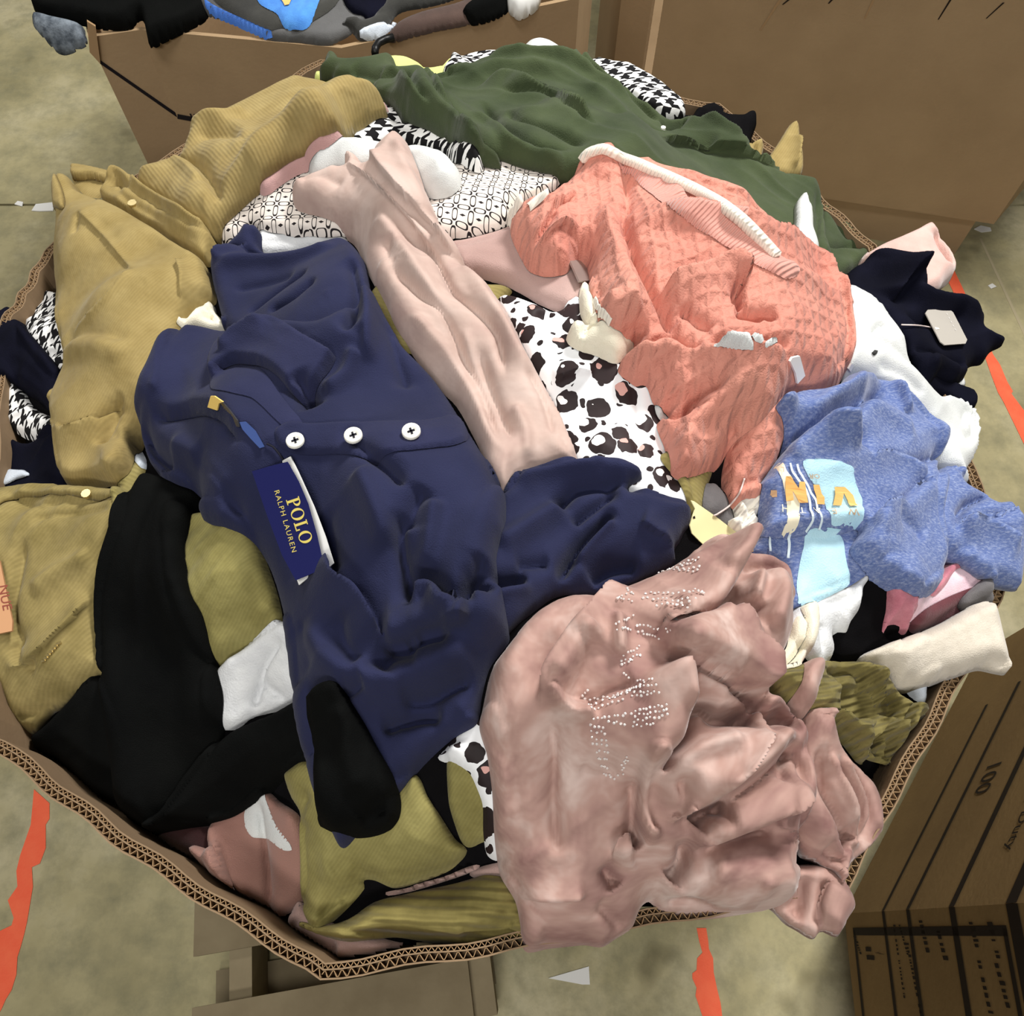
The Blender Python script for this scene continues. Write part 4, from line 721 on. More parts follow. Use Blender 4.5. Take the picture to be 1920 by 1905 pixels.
# ---- black leggings, lower left
bl = root('leggings', (300, 1250), 'black fleece leggings tangled over the lower left of the pile', 'leggings')
PC('seat', [(-40,1395),(0,1375),(60,1372),(110,1322),(180,1262),(230,1330),(280,1440),(300,1560),(250,1560),(180,1520),(80,1460),(0,1410)], M['black'], bl, t=.012, clip=True, wr=WR, seed=80)
PC('leg', [(222,930),(250,890),(270,878),(300,886),(346,902),(366,918),(352,965),(338,1012),(350,1100),(374,1150),(396,1230),(414,1312),(412,1372),(400,1430),(340,1500),(285,1556),(225,1530),(196,1400),(180,1280),(168,1150),(180,1050),(205,975)], M['black'], bl, t=.026, roll=.025, puff=.012, wr=[(1.4, .16, .04, 5)], seed=81)
PC('leg', [(268,1556),(300,1510),(350,1440),(400,1385),(440,1360),(500,1335),(560,1300),(600,1300),(610,1380),(592,1420),(560,1428),(520,1460),(480,1500),(430,1530),(380,1545),(320,1556)], M['black'], bl, t=.022, roll=.02, puff=.01, wr=[(.6, .16, .04, 5)], seed=82)
# ---- green top
gr = root('top', (1100, 250), 'forest green velour top sprawled across the back of the pile', 'top')
PC('body', [(760,205),(800,150),(850,128),(930,106),(1000,100),(1070,98),(1110,116),(1140,136),(1190,170),(1250,214),(1290,212),(1310,228),(1340,236),(1400,288),(1440,310),(1500,326),(1534,340),(1545,372),(1550,440),(1560,480),(1530,520),(1470,500),(1400,460),(1300,420),(1180,380),(1060,335),(1000,305),(930,285),(880,265),(820,240)], M['green'], gr, t=.022, roll=.02, puff=.012,
   folds=[('s', [(1122,262),(1057,233),(1004,207),(952,189),(890,186)], 18, 12), ('v', [(1122,266),(1057,238),(1004,212),(930,196)], 6, 8), ('r', [(860,172),(930,150),(1044,160),(1120,200),(1180,260)], 20, 7), ('r', [(900,120),(978,118),(1044,130),(1122,158),(1201,206)], 16, 8), ('v', [(1100,135),(1160,172),(1209,217),(1240,250)], 9, 10), ('s', [(1410,302),(1345,252),(1292,214)], 16, 10), ('v', [(1233,249),(1262,246),(1290,222)], 10, 12), ('s', [(1230,292),(1319,299),(1400,310),(1490,330)], 18, 8), ('v', [(1200,262),(1260,280),(1340,300)], 12, 10), ('v', [(899,217),(940,255),(1010,290),(1080,310)], 10, 9), ('r', [(880,240),(960,285),(1060,320)], 14, 7), ('v', [(1530,360),(1530,420),(1520,470)], 8, 6), ('v', [(950,240),(1020,262),(1100,300)], 8, 7)],
   wr=[(-.55, .16, .03, 4)], seed=90, over=True)
PC('sleeve', [(598,143),(606,128),(618,104),(640,110),(680,110),(738,104),(742,124),(790,124),(820,140),(850,190),(890,245),(940,288),(900,282),(850,248),(800,222),(760,205),(725,180),(680,175),(640,168),(608,164),(624,146)], M['green'], gr, t=.024, roll=.018, over=True, folds=[('v', [(660,146),(690,152),(720,165)], 12, 8), ('r', [(708,133),(747,160),(800,217),(860,262)], 14, 9), ('v', [(730,128),(765,160),(815,215),(870,258)], 8, 9), ('v', [(790,130),(830,180),(890,238)], 8, 9)], seed=91)
bt = PF.hit([(1243, 243)])[0]; q = MB(); q.tube([(bt[0], bt[1], bt[2] - .001), (bt[0], bt[1], bt[2] + .004)], .0035, 8); q.build('button', M['button'], gr)
# ---- tan corduroy trousers
tn = root('trousers', (230, 520), 'tan corduroy trousers with open waistband at the upper left', 'trousers')
PC('lining', [(136,330),(170,330),(205,338),(196,366),(186,372),(160,366),(142,350)], M['tan'], tn, t=.003, seed=99)
PC('back_waistband', [(131,316,1),(134,309),(170,313),(208,322,1),(205,338),(170,331),(135,332)], M['tan'], tn, t=.014, roll=.004, dr=1, db=2, over=True, seed=100)
PC('leg', [(250,340),(300,316),(332,298),(345,270),(358,246),(413,216),(453,196),(511,168),(560,152),(596,146),(625,150),(656,168),(722,182),(720,192),(660,218),(603,244),(537,286),(480,336),(440,380),(420,405),(405,430),(380,440),(300,390)], M['tanleg'], tn, t=.034, roll=.03, puff=.02, pw=.05, over=True,
   folds=[('v', [(318,300),(378,331),(413,376),(425,400)], 12, 12), ('r', [(345,300),(410,268),(470,290),(440,340)], 22, 6), ('r', [(360,262),(428,262),(480,240)], 20, 9), ('v', [(380,285),(440,290),(480,310)], 16, 6), ('v', [(560,268),(640,215),(700,190)], 5, 4), ('r', [(335,310),(350,330),(390,370)], 14, 6)], seed=101)
PC('front_waistband', [(186,366),(196,346),(201,331),(222,321),(254,333),(277,350),(320,376),(378,414),(400,440),(398,464),(384,487),(340,458),(290,428),(235,394)], M['tan'], tn, t=.024, roll=.008, folds=[('v', [(230,348),(262,372),(310,400),(385,436)], 4, 5), ('v', [(222,366),(250,392),(300,420),(380,470)], 4, 4), ('r', [(205,350),(222,336),(250,345)], 8, 7), ('v', [(215,362),(228,352),(240,366)], 5, 8)], wr=[(.5, .05, .02, 3)], seed=103)
PC('front_body', [(101,361),(108,337),(120,332),(134,334),(151,361),(190,378),(227,394),(290,427),(358,472),(385,492),(394,520),(398,548),(380,566),(350,600),(340,700),(330,780),(270,800),(252,830),(238,868),(210,890),(165,897),(125,898),(108,890),(100,815),(91,780),(93,752),(105,715),(118,692),(110,640),(104,600),(104,500),(107,430),(103,385)], M['tan'], tn, t=.028, roll=.010, puff=.012, pw=.05,
   folds=[('s', [(164,427),(190,448),(214,472),(240,502),(268,536)], 5, 3), ('s', [(268,534),(240,566),(214,596),(180,628),(150,651)], 5, 3), ('s', [(346,508),(357,540),(352,580)], 6, 5), ('r', [(130,352),(200,388),(290,433),(380,494)], 5, 3), ('r', [(112,690),(150,676),(200,678),(260,694)], 22, 6), ('v', [(115,675),(180,650),(260,660)], 18, 4), ('s', [(245,762),(207,808),(165,828),(133,831),(108,803)], 12, 6), ('v', [(194,812),(215,795),(246,762)], 5, 10), ('v', [(200,856),(226,806),(243,772)], 8, 10), ('v', [(166,430),(160,450),(155,468)], 4, 3), ('r', [(120,420),(200,430),(300,480)], 30, 4)], wr=[(.4, .16, .06, 2.5)], seed=102)
PC('belt_loop', [(100,365),(108,337),(118,352),(122,374),(118,392),(104,396)], M['tan'], tn, t=.007, roll=.004, over=True, seed=104)
bt = PF.hit([(250, 384)])[0]; q = MB(); q.tube([(bt[0], bt[1], bt[2] - .002), (bt[0], bt[1], bt[2] + .004)], .006, 10); q.build('button', M['brass'], tn)
one('handkerchief', [(330,604),(345,582),(362,566),(384,556),(392,552),(400,575),(420,600),(428,616),(400,622),(360,612)], 'creamp', 'cream cotton scrap between tan trousers and navy polo', 'cloth', t=.016, folds=[('v', [(372,570),(392,585),(396,598)], 4, 8), ('v', [(385,590),(400,600),(410,600)], 4, 6)], seed=105)
# ---- blush leggings
bs = root('leggings', (850, 600), 'blush velour leggings stretched from the back to the navy polo', 'leggings')
PC('leg', [(543,354),(551,338),(578,324),(603,312),(624,302),(643,306),(641,288),(650,279),(668,286),(690,304),(694,288),(714,270),(736,259),(756,258),(771,275),(800,349),(826,414),(858,462),(892,520),(939,553),(986,641),(1037,735),(1081,837),(1083,870),(1050,890),(980,900),(946,925),(915,880),(899,830),(855,746),(800,690),(764,637),(735,590),(720,553),(684,491),(666,447),(650,424),(616,401),(575,384),(551,374)], M['blush'], bs, t=.028, roll=.022, puff=.014, pw=.04,
   folds=[('s', [(642,322),(669,338),(734,401),(789,464),(830,510)], 16, 9), ('v', [(646,318),(672,332),(738,396),(795,460)], 5, 8), ('s', [(690,304),(721,354),(774,414),(826,467),(860,510)], 16, 10), ('v', [(746,455),(819,509),(855,571),(910,619),(935,655),(950,740)], 6, 11), ('v', [(728,509),(782,564),(837,619),(873,692),(910,765),(940,860)], 7, 10), ('v', [(986,700),(1019,765),(1037,837)], 7, 7), ('v', [(899,673),(928,765),(965,850)], 7, 8), ('r', [(700,440),(745,480),(800,560),(850,650)], 16, 8), ('r', [(860,500),(905,570),(960,650),(1000,720)], 18, 9), ('r', [(760,600),(840,690),(900,790),(930,870)], 14, 7), ('v', [(735,476),(732,500),(745,520)], 8, 6), ('r', [(740,290),(780,370),(830,450)], 18, 7), ('v', [(560,350),(610,350),(650,372)], 12, 5), ('r', [(960,780),(985,830),(990,880)], 12, 6), ('r', [(870,640),(890,720),(930,800)], 10, 6)],
   wr=[(-1.0, .3, .022, 2.5)], gain=1.05, seed=110)
# ---- coral sweater
one('t_shirt', [(1456,470),(1472,458),(1488,435),(1492,405),(1493,378),(1503,364),(1514,370),(1524,400),(1528,430),(1537,465),(1534,500),(1558,498),(1560,535),(1530,540),(1480,510)], 'white', 'white t-shirt sleeve standing up behind the coral sweater', 'shirt', t=.016, over=True, wr=WR, seed=120)
wj = root('jacket', (1700, 700), 'white quilted jacket between coral sweater and dark navy fleece', 'jacket')
PC('body', [(1540,560),(1568,545),(1605,544),(1645,556),(1672,580),(1694,615),(1704,650),(1708,676),(1730,700),(1765,745),(1800,758),(1825,776),(1836,808),(1832,850),(1815,888),(1822,902),(1800,898),(1760,870),(1720,800),(1650,720),(1590,700),(1560,640)], M['white'], wj, t=.03, roll=.024, puff=.012, over=True, wr=[(.8, .09, .04, 5)], folds=[('s', [(1815,880),(1822,820),(1800,780),(1750,760)], 8, 6), ('v', [(1620,640),(1700,690),(1760,740)], 8, 5), ('v', [(1630,690),(1680,715),(1720,760)], 8, 4), ('v', [(1790,815),(1800,790),(1810,830),(1790,840)], 6, 5), ('v', [(1625,645),(1632,636),(1646,624)], 4, 5)], seed=121)
PF.decal('button', [(1634,662),(1640,656),(1646,658),(1644,664),(1638,668)], M['steel'], wj, off=.0014)
ct = root('shirt', (1120, 600), 'cream knit turtleneck tucked under the coral sweater', 'shirt')
PC('strap', [(1088,535),(1100,528),(1112,540),(1118,572),(1122,600),(1115,615),(1100,605),(1088,580)], M['creamp'], ct, t=.018, roll=.01, wr=[(1.2, .05, .014, 5)], seed=122)
PC('collar', [(1064,612),(1075,602),(1100,605),(1110,596),(1135,592),(1160,605),(1198,626),(1190,645),(1165,668),(1150,669),(1120,655),(1085,645),(1066,632)], M['creamp'], ct, t=.022, roll=.014, folds=[('v', [(1104,622),(1112,608),(1130,598)], 5, 12), ('v', [(1090,640),(1098,622),(1104,608)], 6, 8), ('r', [(1072,628),(1080,612),(1098,610)], 7, 6)], seed=123)
one('cloth_scrap', [(1228,760),(1236,752),(1250,768),(1262,790),(1255,796),(1236,786)], 'white', 'white scrap between leopard top and coral sweater', 'cloth', t=.008, seed=124)
co = root('sweater', (1330, 560), 'coral cable knit sweater with cream trim on top of the pile', 'sweater')
PC('cuff', [(1366,975),(1380,968),(1378,935),(1404,922),(1428,918),(1432,940),(1424,955),(1420,965),(1424,975),(1406,992),(1388,994),(1370,988)], M['cream'], co, t=.014, roll=.008, folds=[('v', [(1395,962),(1408,952),(1422,945)], 4, 9), ('v', [(1386,985),(1400,975),(1412,968)], 4, 9), ('r', [(1384,950),(1398,960),(1404,972)], 5, 6)], seed=125)
PC('sleeve', [(1330,760),(1370,790),(1368,835),(1362,870),(1363,895),(1375,925),(1381,936),(1404,926),(1428,922),(1434,900),(1441,887),(1460,861),(1478,805),(1477,755),(1470,730),(1420,700),(1360,720)], M['coral'], co, t=.03, roll=.022, folds=[('v', [(1384,900),(1386,925),(1388,938)], 3, 3), ('v', [(1402,892),(1402,925)], 3, 3), ('v', [(1416,890),(1416,922)], 3, 3)], wr=[(.8, .04, .02, 6)], seed=126)
PC('body', [(1062,492),(1086,470),(1100,478),(1104,500),(1107,532),(1113,548),(1123,578),(1152,604),(1180,618),(1198,626),(1185,648),(1162,668),(1189,699),(1215,706),(1231,738),(1258,764),(1250,778),(1236,778),(1252,819),(1263,856),(1266,870),(1279,880),(1313,874),(1350,856),(1366,838),(1380,815),(1431,780),(1460,745),(1470,733),(1491,718),(1515,720),(1541,722),(1581,704),(1598,675),(1607,646),(1607,602),(1588,567),(1562,541),(1542,526),(1500,495),(1466,461),(1445,430),(1413,398),(1366,364),(1300,335),(1240,314),(1190,294),(1162,286),(1150,276),(1130,274),(1108,282),(1091,291),(1074,314),(1057,336),(1028,367),(991,391),(957,408),(972,450),(991,485),(1010,494),(1028,497)], M['coral'], co, t=.034, roll=.024, puff=.02, pw=.05,
   folds=[('s', [(988,482),(1020,440),(1044,412),(1082,392)], 12, 7), ('v', [(995,486),(1040,425),(1070,400)], 6, 8), ('s', [(1000,486),(1050,455),(1078,462),(1098,480)], 10, 8), ('v', [(1162,291),(1167,362),(1175,441)], 10, 10), ('v', [(1160,430),(1189,517),(1215,570),(1241,622),(1262,670)], 9, 14), ('r', [(1120,420),(1150,510),(1180,590),(1220,660)], 22, 10), ('s', [(1605,615),(1581,577),(1502,529),(1411,501),(1332,472),(1240,451),(1190,430)], 22, 14), ('v', [(1262,380),(1279,396),(1310,430),(1332,472)], 8, 9), ('s', [(1385,590),(1368,551),(1305,572),(1226,582)], 20, 12), ('v', [(1374,562),(1366,585),(1374,612)], 6, 18), ('v', [(1360,618),(1400,622),(1426,622),(1434,640)], 10, 15), ('v', [(1305,688),(1350,676),(1410,668),(1470,676)], 8, 10), ('v', [(1200,668),(1245,662),(1279,683),(1310,688)], 7, 9), ('v', [(1287,800),(1292,775),(1305,758),(1350,748)], 9, 18), ('v', [(1360,812),(1395,795),(1436,784)], 9, 20), ('v', [(1555,570),(1586,620),(1582,670),(1560,700)], 7, 9), ('r', [(1265,860),(1290,820),(1340,790),(1400,760)], 16, 9), ('v', [(1240,780),(1270,790),(1290,800)], 6, 8), ('r', [(1400,560),(1480,570),(1560,610)], 24, 8), ('r', [(1160,680),(1260,690),(1380,700),(1460,700)], 18, 8), ('v', [(1230,340),(1300,370),(1380,410),(1450,480)], 6, 4), ('v', [(1265,610),(1300,640),(1330,650)], 10, 8)],
   wr=[(.7, .05, .03, 5), (-.5, .08, .03, 4)], seed=127)
PC('rib_hem', [(1150,287),(1166,296),(1240,326),(1298,350),(1362,380),(1408,414),(1438,446),(1464,476),(1500,505),(1480,522),(1430,502),(1370,466),(1310,428),(1250,386),(1200,345),(1165,310)], M['coralr'], co, t=.003, roll=.001, flat=True, seed=128)
PF.cord('hem_trim', [(1093,300),(1100,290),(1114,284),(1132,280),(1150,288),(1166,297),(1192,306),(1238,326),(1290,349),(1345,379),(1392,414),(1426,449),(1456,482)], .0068, M['cream'], co, off=.0, smooth=6)
PC('neck_trim', [(950,402),(953,388),(968,374),(984,372),(984,386),(962,408)], M['cream'], co, t=.012, roll=.006, dr=5, db=3, seed=129)
PF.ribbon('neck_trim', [(990,392),(1008,376),(1026,368)], 13, M['cream'], co, thick=.006)
PF.ribbon('sleeve_trim', [(1114,560),(1128,585),(1146,602)], 9, M['cream'], co, thick=.004)
PF.slab('care_label', [(1066,490),(1078,481),(1092,478),(1098,505),(1106,528),(1084,530)], M['silver'], co, th=.002, q=.5)
PC('lining', [(1325,656,1),(1352,644),(1368,612,1),(1372,630),(1378,640),(1398,642),(1406,656),(1408,670,1),(1385,664),(1350,656)], M['white'], co, t=.008, roll=.006, dr=8, db=4, wr=[(.5, .04, .015, 4)], seed=131)
PC('lining', [(1402,640),(1412,640),(1426,652),(1420,658),(1406,650)], M['white'], co, t=.008, roll=.004, seed=132); PC('lining', [(1428,658),(1440,648),(1456,646),(1446,660),(1432,663)], M['white'], co, t=.008, roll=.004, seed=133)
PF.slab('size_label', [(1478,676),(1482,669),(1496,666),(1500,680),(1506,703),(1492,718),(1488,698)], M['lbl'], co, th=.0025, lift=.002)
PF.slab('size_label', [(1588,690),(1594,680),(1598,684),(1592,696)], M['lbl'], co, th=.0025)
PF.cord('tag_string', [(1396,897),(1386,925),(1368,948),(1345,964),(1338,967)], .0010, M['string'], co, off=.004)
# ---- blue heather shirt
bh = root('t_shirt', (1640, 880), 'blue heather t-shirt with pale blue and orange print at the right', 't-shirt')
PC('sleeve', [(1756,1010),(1740,940),(1764,870),(1808,878),(1814,904),(1853,925),(1866,938),(1892,938),(1913,959),(1926,990),(1922,1096),(1900,1098),(1845,1077),(1793,1046),(1775,1040)], M['blue'], bh, t=.026, roll=.018, over=True, folds=[('v', [(1782,985),(1808,951),(1856,928)], 6, 12), ('s', [(1906,961),(1866,982),(1814,986),(1774,1004)], 14, 10), ('s', [(1906,1035),(1840,1010),(1787,1003)], 14, 9), ('v', [(1774,1006),(1814,990),(1866,986),(1906,966)], 5, 9)], wr=[(.5, .12, .04, 4)], seed=140)
PC('hem', [(1410,1040),(1430,1000),(1500,985),(1620,985),(1640,1060),(1628,1076),(1593,1098),(1562,1111),(1501,1134),(1480,1130),(1470,1060)], M['blue'], bh, t=.012, wr=[(1.4, .1, .04, 3)], seed=141)
PC('body', [(1467,736),(1499,722),(1567,722),(1593,694),(1643,698),(1682,715),(1720,748),(1748,778),(1782,812),(1774,841),(1751,857),(1764,870),(1764,886),(1780,900),(1770,960),(1782,1030),(1780,1052),(1756,1106),(1722,1119),(1682,1101),(1656,1088),(1640,1076),(1628,1062),(1602,1024),(1614,990),(1580,992),(1514,995),(1470,1000),(1433,999),(1432,960),(1433,896),(1450,868),(1464,849),(1478,823),(1475,780)], M['blue'], bh, t=.026, roll=.012, puff=.016, gain=1.5,
   folds=[('v', [(1462,848),(1514,817),(1567,783),(1630,757),(1656,726)], 10, 15), ('r', [(1500,800),(1570,755),(1605,738),(1650,735)], 16, 9), ('s', [(1585,848),(1546,828),(1493,832),(1460,854)], 18, 12), ('v', [(1575,838),(1546,823),(1493,826),(1462,846)], 5, 12), ('r', [(1672,712),(1682,765),(1688,796)], 10, 8), ('r', [(1517,812),(1567,844),(1593,870)], 12, 10), ('s', [(1719,915),(1717,904),(1656,888),(1610,888)], 10, 5), ('v', [(1688,892),(1722,872),(1760,856)], 7, 11), ('s', [(1740,908),(1714,926),(1667,972),(1612,993)], 16, 10), ('v', [(1738,912),(1714,930),(1667,976)], 5, 12), ('v', [(1601,1022),(1625,991),(1640,985)], 5, 8), ('v', [(1601,1022),(1632,1062)], 5, 10), ('v', [(1661,993),(1698,1010),(1715,1028)], 12, 5), ('r', [(1590,750),(1640,800),(1700,830)], 26, 8), ('v', [(1590,820),(1604,840),(1600,870)], 12, 8), ('v', [(1620,715),(1660,708),(1690,722)], 5, 6)],
   wr=[(.5, .2, .06, 5)], seed=142)
k_ = 220 / 1920.0
def Z4(*p): return [(1420 + x * k_, 870 + y * k_) for x, y in p]
PC('print_panel', Z4((760,-70),(1180,-80),(1520,0),(1580,60),(1595,200),(1650,400),(1725,600),(1725,940),(1690,985),(1395,1020),(1200,1022),(1185,860),(1130,680),(1000,420),(870,250),(790,110)), M['sky'], bh, t=.0016, roll=.001, flat=True, k=3)
PC('print_panel', Z4((860,1075),(1390,1062),(1410,1150),(1445,1400),(1480,1660),(1520,1950),(1300,2100),(700,2300),(640,2000),(690,1660),(760,1350)), M['sky'], bh, t=.0016, roll=.001, flat=True, k=3)
PC('print_stripe', Z4((280,60),(330,-10),(400,0),(480,120),(560,220),(610,330),(660,440),(700,640),(690,840),(660,980),(600,1110),(380,1135),(450,1020),(490,860),(480,640),(440,400),(390,260)), M['cprint'], bh, t=.0016, roll=.001, flat=True, k=3)
for pp, wp in ((((535,-10),(580,130),(640,210),(700,290),(790,400),(850,560),(880,760),(880,960),(820,1080)), 4.2), (((660,-10),(690,120),(740,200),(840,370),(880,470),(960,590),(1000,760),(1035,920),(1020,1065)), 4.2), (((230,1165),(205,1300),(205,1440)), 4.6), (((560,1120),(530,1320),(500,1540)), 5.0)): PF.ribbon('print_stripe', Z4(*pp), wp, M['wprint'], bh, off=.0024)
OFF = .0026
PF.decal('print_letter', Z4((455,225),(545,215),(680,395),(690,285),(780,290),(800,440),(835,630),(690,630),(575,440),(590,600),(475,605),(460,400)), M['oprint'], bh, off=OFF)
PF.decal('print_letter', Z4((920,330),(1015,340),(1055,480),(1100,540),(1110,650),(985,650),(965,520),(930,420)), M['oprint'], bh, off=OFF)
PF.decal('print_letter', Z4((1265,372),(1435,375),(1570,510),(1640,690),(1520,690),(1480,590),(1415,475),(1385,665),(1245,665),(1275,500)), M['oprint'], bh, off=OFF)
PF.decal('print_letter', Z4((215,440),(310,450),(310,560),(235,570),(205,520)), M['tprint'], bh, off=OFF)
for ch, ox, oy in (('W',1640,760),('E',1285,730),('A',1035,710),('T',785,700),('H',515,670)):
    q = Z4((ox, oy))[0]; PF.text('print_word', ch, q, (-20, -1.5), (1.5, 20), M['tprint' if ch in 'WE' else 'cprint'], bh, off=OFF)
for tx, ox, oy in (('OR', 1020, 175), ('L', 425, 82)): q = Z4((ox, oy))[0]; PF.text('print_word', tx, q, (-14, -1), (1, 12), M['tprint'], bh, off=OFF)
# ---- navy polo
nv = root('polo_shirt', (620, 900), 'navy polo shirt with pearl buttons and hang tag in the middle', 'polo shirt')
PC('sleeve', [(386,490),(392,462),(420,455),(440,440),(450,420),(463,411),(478,416),(487,432),(489,462),(520,470),(560,468),(610,452),(645,440),(666,448),(682,475),(690,520),(705,560),(720,620),(700,680),(600,680),(500,660),(425,625),(405,570),(394,530)], M['navy'], nv, t=.026, roll=.018, folds=[('r', [(404,518),(456,505),(535,505),(587,494),(640,470)], 16, 7), ('v', [(405,486),(440,474),(500,484),(587,476)], 8, 8), ('v', [(469,605),(530,560),(587,523)], 7, 6), ('v', [(509,602),(560,572),(600,540)], 7, 6), ('s', [(470,470),(440,480),(400,500)], 12, 5), ('v', [(660,500),(672,560),(660,620)], 10, 8), ('v', [(440,556),(500,545),(560,530)], 8, 4)], wr=[(.3, .12, .04, 3)], gain=1.5, seed=150)
PC('sleeve', [(930,930),(948,912),(962,885),(985,872),(1044,861),(1096,858),(1162,858),(1199,874),(1206,890),(1180,911),(1214,914),(1254,930),(1288,938),(1301,956),(1298,975),(1288,988),(1278,1008),(1268,1024),(1270,1046),(1230,1068),(1180,1090),(1120,1106),(1044,1112),(1000,1140),(950,1185),(900,1230),(860,1150),(850,1050)], M['navy'], nv, t=.022, roll=.016, puff=.008, over=True,
   folds=[('v', [(1035,975),(1075,932),(1122,919),(1172,908)], 9, 11), ('v', [(1068,1000),(1122,955),(1157,924)], 7, 8), ('v', [(1044,1102),(1059,1071),(1083,1039),(1122,997),(1151,966)], 6, 15), ('r', [(1075,1065),(1100,1035),(1150,985)], 9, 7), ('s', [(1193,995),(1227,1011),(1270,1034)], 12, 6), ('v', [(965,1071),(1000,1068),(1030,1066)], 8, 6), ('v', [(870,1140),(905,1108),(991,1092)], 8, 14), ('r', [(880,1160),(930,1130),(1000,1110)], 10, 6), ('v', [(1105,1100),(1143,1070),(1201,1066)], 16, 12), ('r', [(960,900),(1040,880),(1140,870)], 18, 7), ('r', [(930,1040),(1000,1000),(1060,960)], 18, 7)], wr=[(.6, .14, .035, 4)], gain=1.6, seed=151)
PC('body', [(248,765),(256,715),(270,680),(288,640),(314,620),(342,602),(380,606),(424,612),(500,600),(600,600),(690,545),(706,548),(730,590),(760,640),(820,702),(870,780),(915,850),(946,912),(948,960),(930,1040),(950,1150),(955,1185),(918,1240),(902,1300),(893,1352),(860,1372),(830,1390),(790,1430),(750,1478),(700,1540),(666,1562),(638,1588),(618,1560),(590,1500),(560,1400),(545,1320),(536,1240),(526,1160),(507,1085),(490,1040),(470,1008),(430,985),(372,962),(366,915),(320,895),(290,878),(266,845),(252,810)], M['navy'], nv, t=.03, roll=.022, puff=.02, pw=.06,
   folds=[('v', [(650,845),(708,889),(740,912),(770,945)], 7, 9), ('s', [(735,1225),(716,1210),(680,1152),(637,1123),(618,1060)], 24, 13), ('s', [(720,1222),(763,1217),(811,1202),(855,1194),(890,1180)], 22, 15), ('v', [(724,1226),(763,1222),(811,1208),(850,1203)], 7, 14), ('v', [(763,985),(758,1036),(771,1102),(781,1170)], 8, 12), ('s', [(868,1155),(829,1139),(811,1122),(795,1122),(778,1140)], 12, 10), ('v', [(778,1140),(790,1124),(806,1120),(829,1140),(850,1156),(872,1158)], 9, 20), ('v', [(862,1158),(876,1130),(884,1110),(900,1110),(985,1100)], 10, 18), ('r', [(782,1170),(793,1140),(811,1139),(829,1166),(868,1168)], 8, 9), ('v', [(905,1055),(896,1085),(886,1108)], 8, 9), ('v', [(624,984),(637,1050),(637,1102)], 12, 6), ('r', [(680,918),(716,1000),(742,1062)], 20, 7), ('v', [(800,940),(780,985),(769,1020)], 14, 7), ('r', [(820,960),(812,1040),(800,1100)], 16, 6), ('v', [(755,1328),(815,1319),(867,1291),(890,1270)], 9, 12), ('v', [(720,1380),(789,1356),(835,1351)], 7, 11), ('v', [(655,1322),(680,1314),(698,1302)], 7, 11), ('r', [(570,1180),(620,1260),(697,1304),(789,1288),(907,1233)], 24, 11), ('v', [(725,1290),(745,1250),(790,1240)], 16, 7), ('v', [(268,805),(288,846),(310,865),(335,882)], 9, 14), ('s', [(470,862),(443,815),(391,799),(307,804)], 16, -8), ('v', [(300,804),(391,798),(443,813),(472,866)], 6, 12), ('v', [(574,745),(595,788),(600,800)], 9, 18), ('v', [(671,520),(664,623),(650,662)], 12, 12), ('r', [(690,560),(700,640),(700,720)], 12, 7), ('v', [(725,600),(745,680),(770,760)], 14, 6), ('r', [(620,770),(660,740),(680,690)], 16, 6), ('v', [(380,880),(430,930),(470,990)], 14, 6), ('r', [(330,850),(400,900),(450,960)], 18, 7), ('v', [(575,1180),(590,1240),(600,1280)], 12, 5), ('v', [(650,1180),(660,1230),(690,1270)], 12, 6)],
   wr=[(-1.1, .2, .045, 4)], gain=1.65, seed=152)
PC('collar', [(388,684),(398,655),(417,634),(456,613),(506,602),(540,610),(561,622),(600,642),(626,655,1),(612,684),(598,710),(569,744),(552,736),(538,723),(520,700),(500,684),(475,674),(440,672),(412,684),(392,700)], M['navy2'], nv, t=.016, roll=.005, folds=[('s', [(505,604),(450,640),(412,672)], 16, 6), ('v', [(482,676),(510,694),(530,716)], 6, 6)], seed=153)
PC('neckline', [(392,696),(412,684),(440,676),(478,680),(500,700),(520,730),(545,765),(570,800),(548,812),(520,790),(490,760),(470,745),(430,740),(400,735)], M['navy2'], nv, t=.003, roll=.01, dr=1, db=1, folds=[('v', [(400,694),(443,680),(485,702),(509,754),(556,792)], 9, 9)], seed=154)
PC('placket', [(520,800),(600,792),(690,790),(790,788),(860,785),(876,800),(874,830),(820,838),(695,858),(620,850),(560,850),(525,838)], M['navy2'], nv, t=.005, roll=.004, seed=155)
for x, y in ((556, 832), (666, 828), (772, 814)):
    p = PF.hit([(x, y)])[0]; p[2] = max(PF.sample(p[0] + .0075 * math.cos(a), p[1] + .0075 * math.sin(a)) for a in np.arange(0, 6.3, .5)) + .0004; V = []; Fs = []; K = 20; pr = [(.0, .0006), (.0045, .0006), (.0052, .0022), (.0074, .0024), (.0082, .0012), (.0082, -.001)]
    for r_, h_ in pr: V += [(p[0] + r_ * math.cos(2 * PI * j / K), p[1] + r_ * math.sin(2 * PI * j / K), p[2] + h_ + .0012) for j in range(K)]
    Fs = [(a * K + j, a * K + (j + 1) % K, (a + 1) * K + (j + 1) % K, (a + 1) * K + j) for a in range(len(pr) - 1) for j in range(K)]
    bb = mesh('button', V, Fs, M['button'], nv, True); q = MB()
    for e_ in ((1, .4), (-.4, 1)):
        e_ = Vector((*e_, 0)).normalized(); q.box((p[0] - e_.x * .0032 + e_.y * .0009, p[1] - e_.y * .0032 - e_.x * .0009, p[2] + .0016), e_ * .0064, (-e_.y * .0018, e_.x * .0018, 0), (0, 0, .0009))
    q.build('thread', M['thread'], bb)
PF.slab('neck_label', [(397,742),(404,742),(420,753),(412,756),(409,769),(391,763)], M['ylabel'], nv, lift=.012)
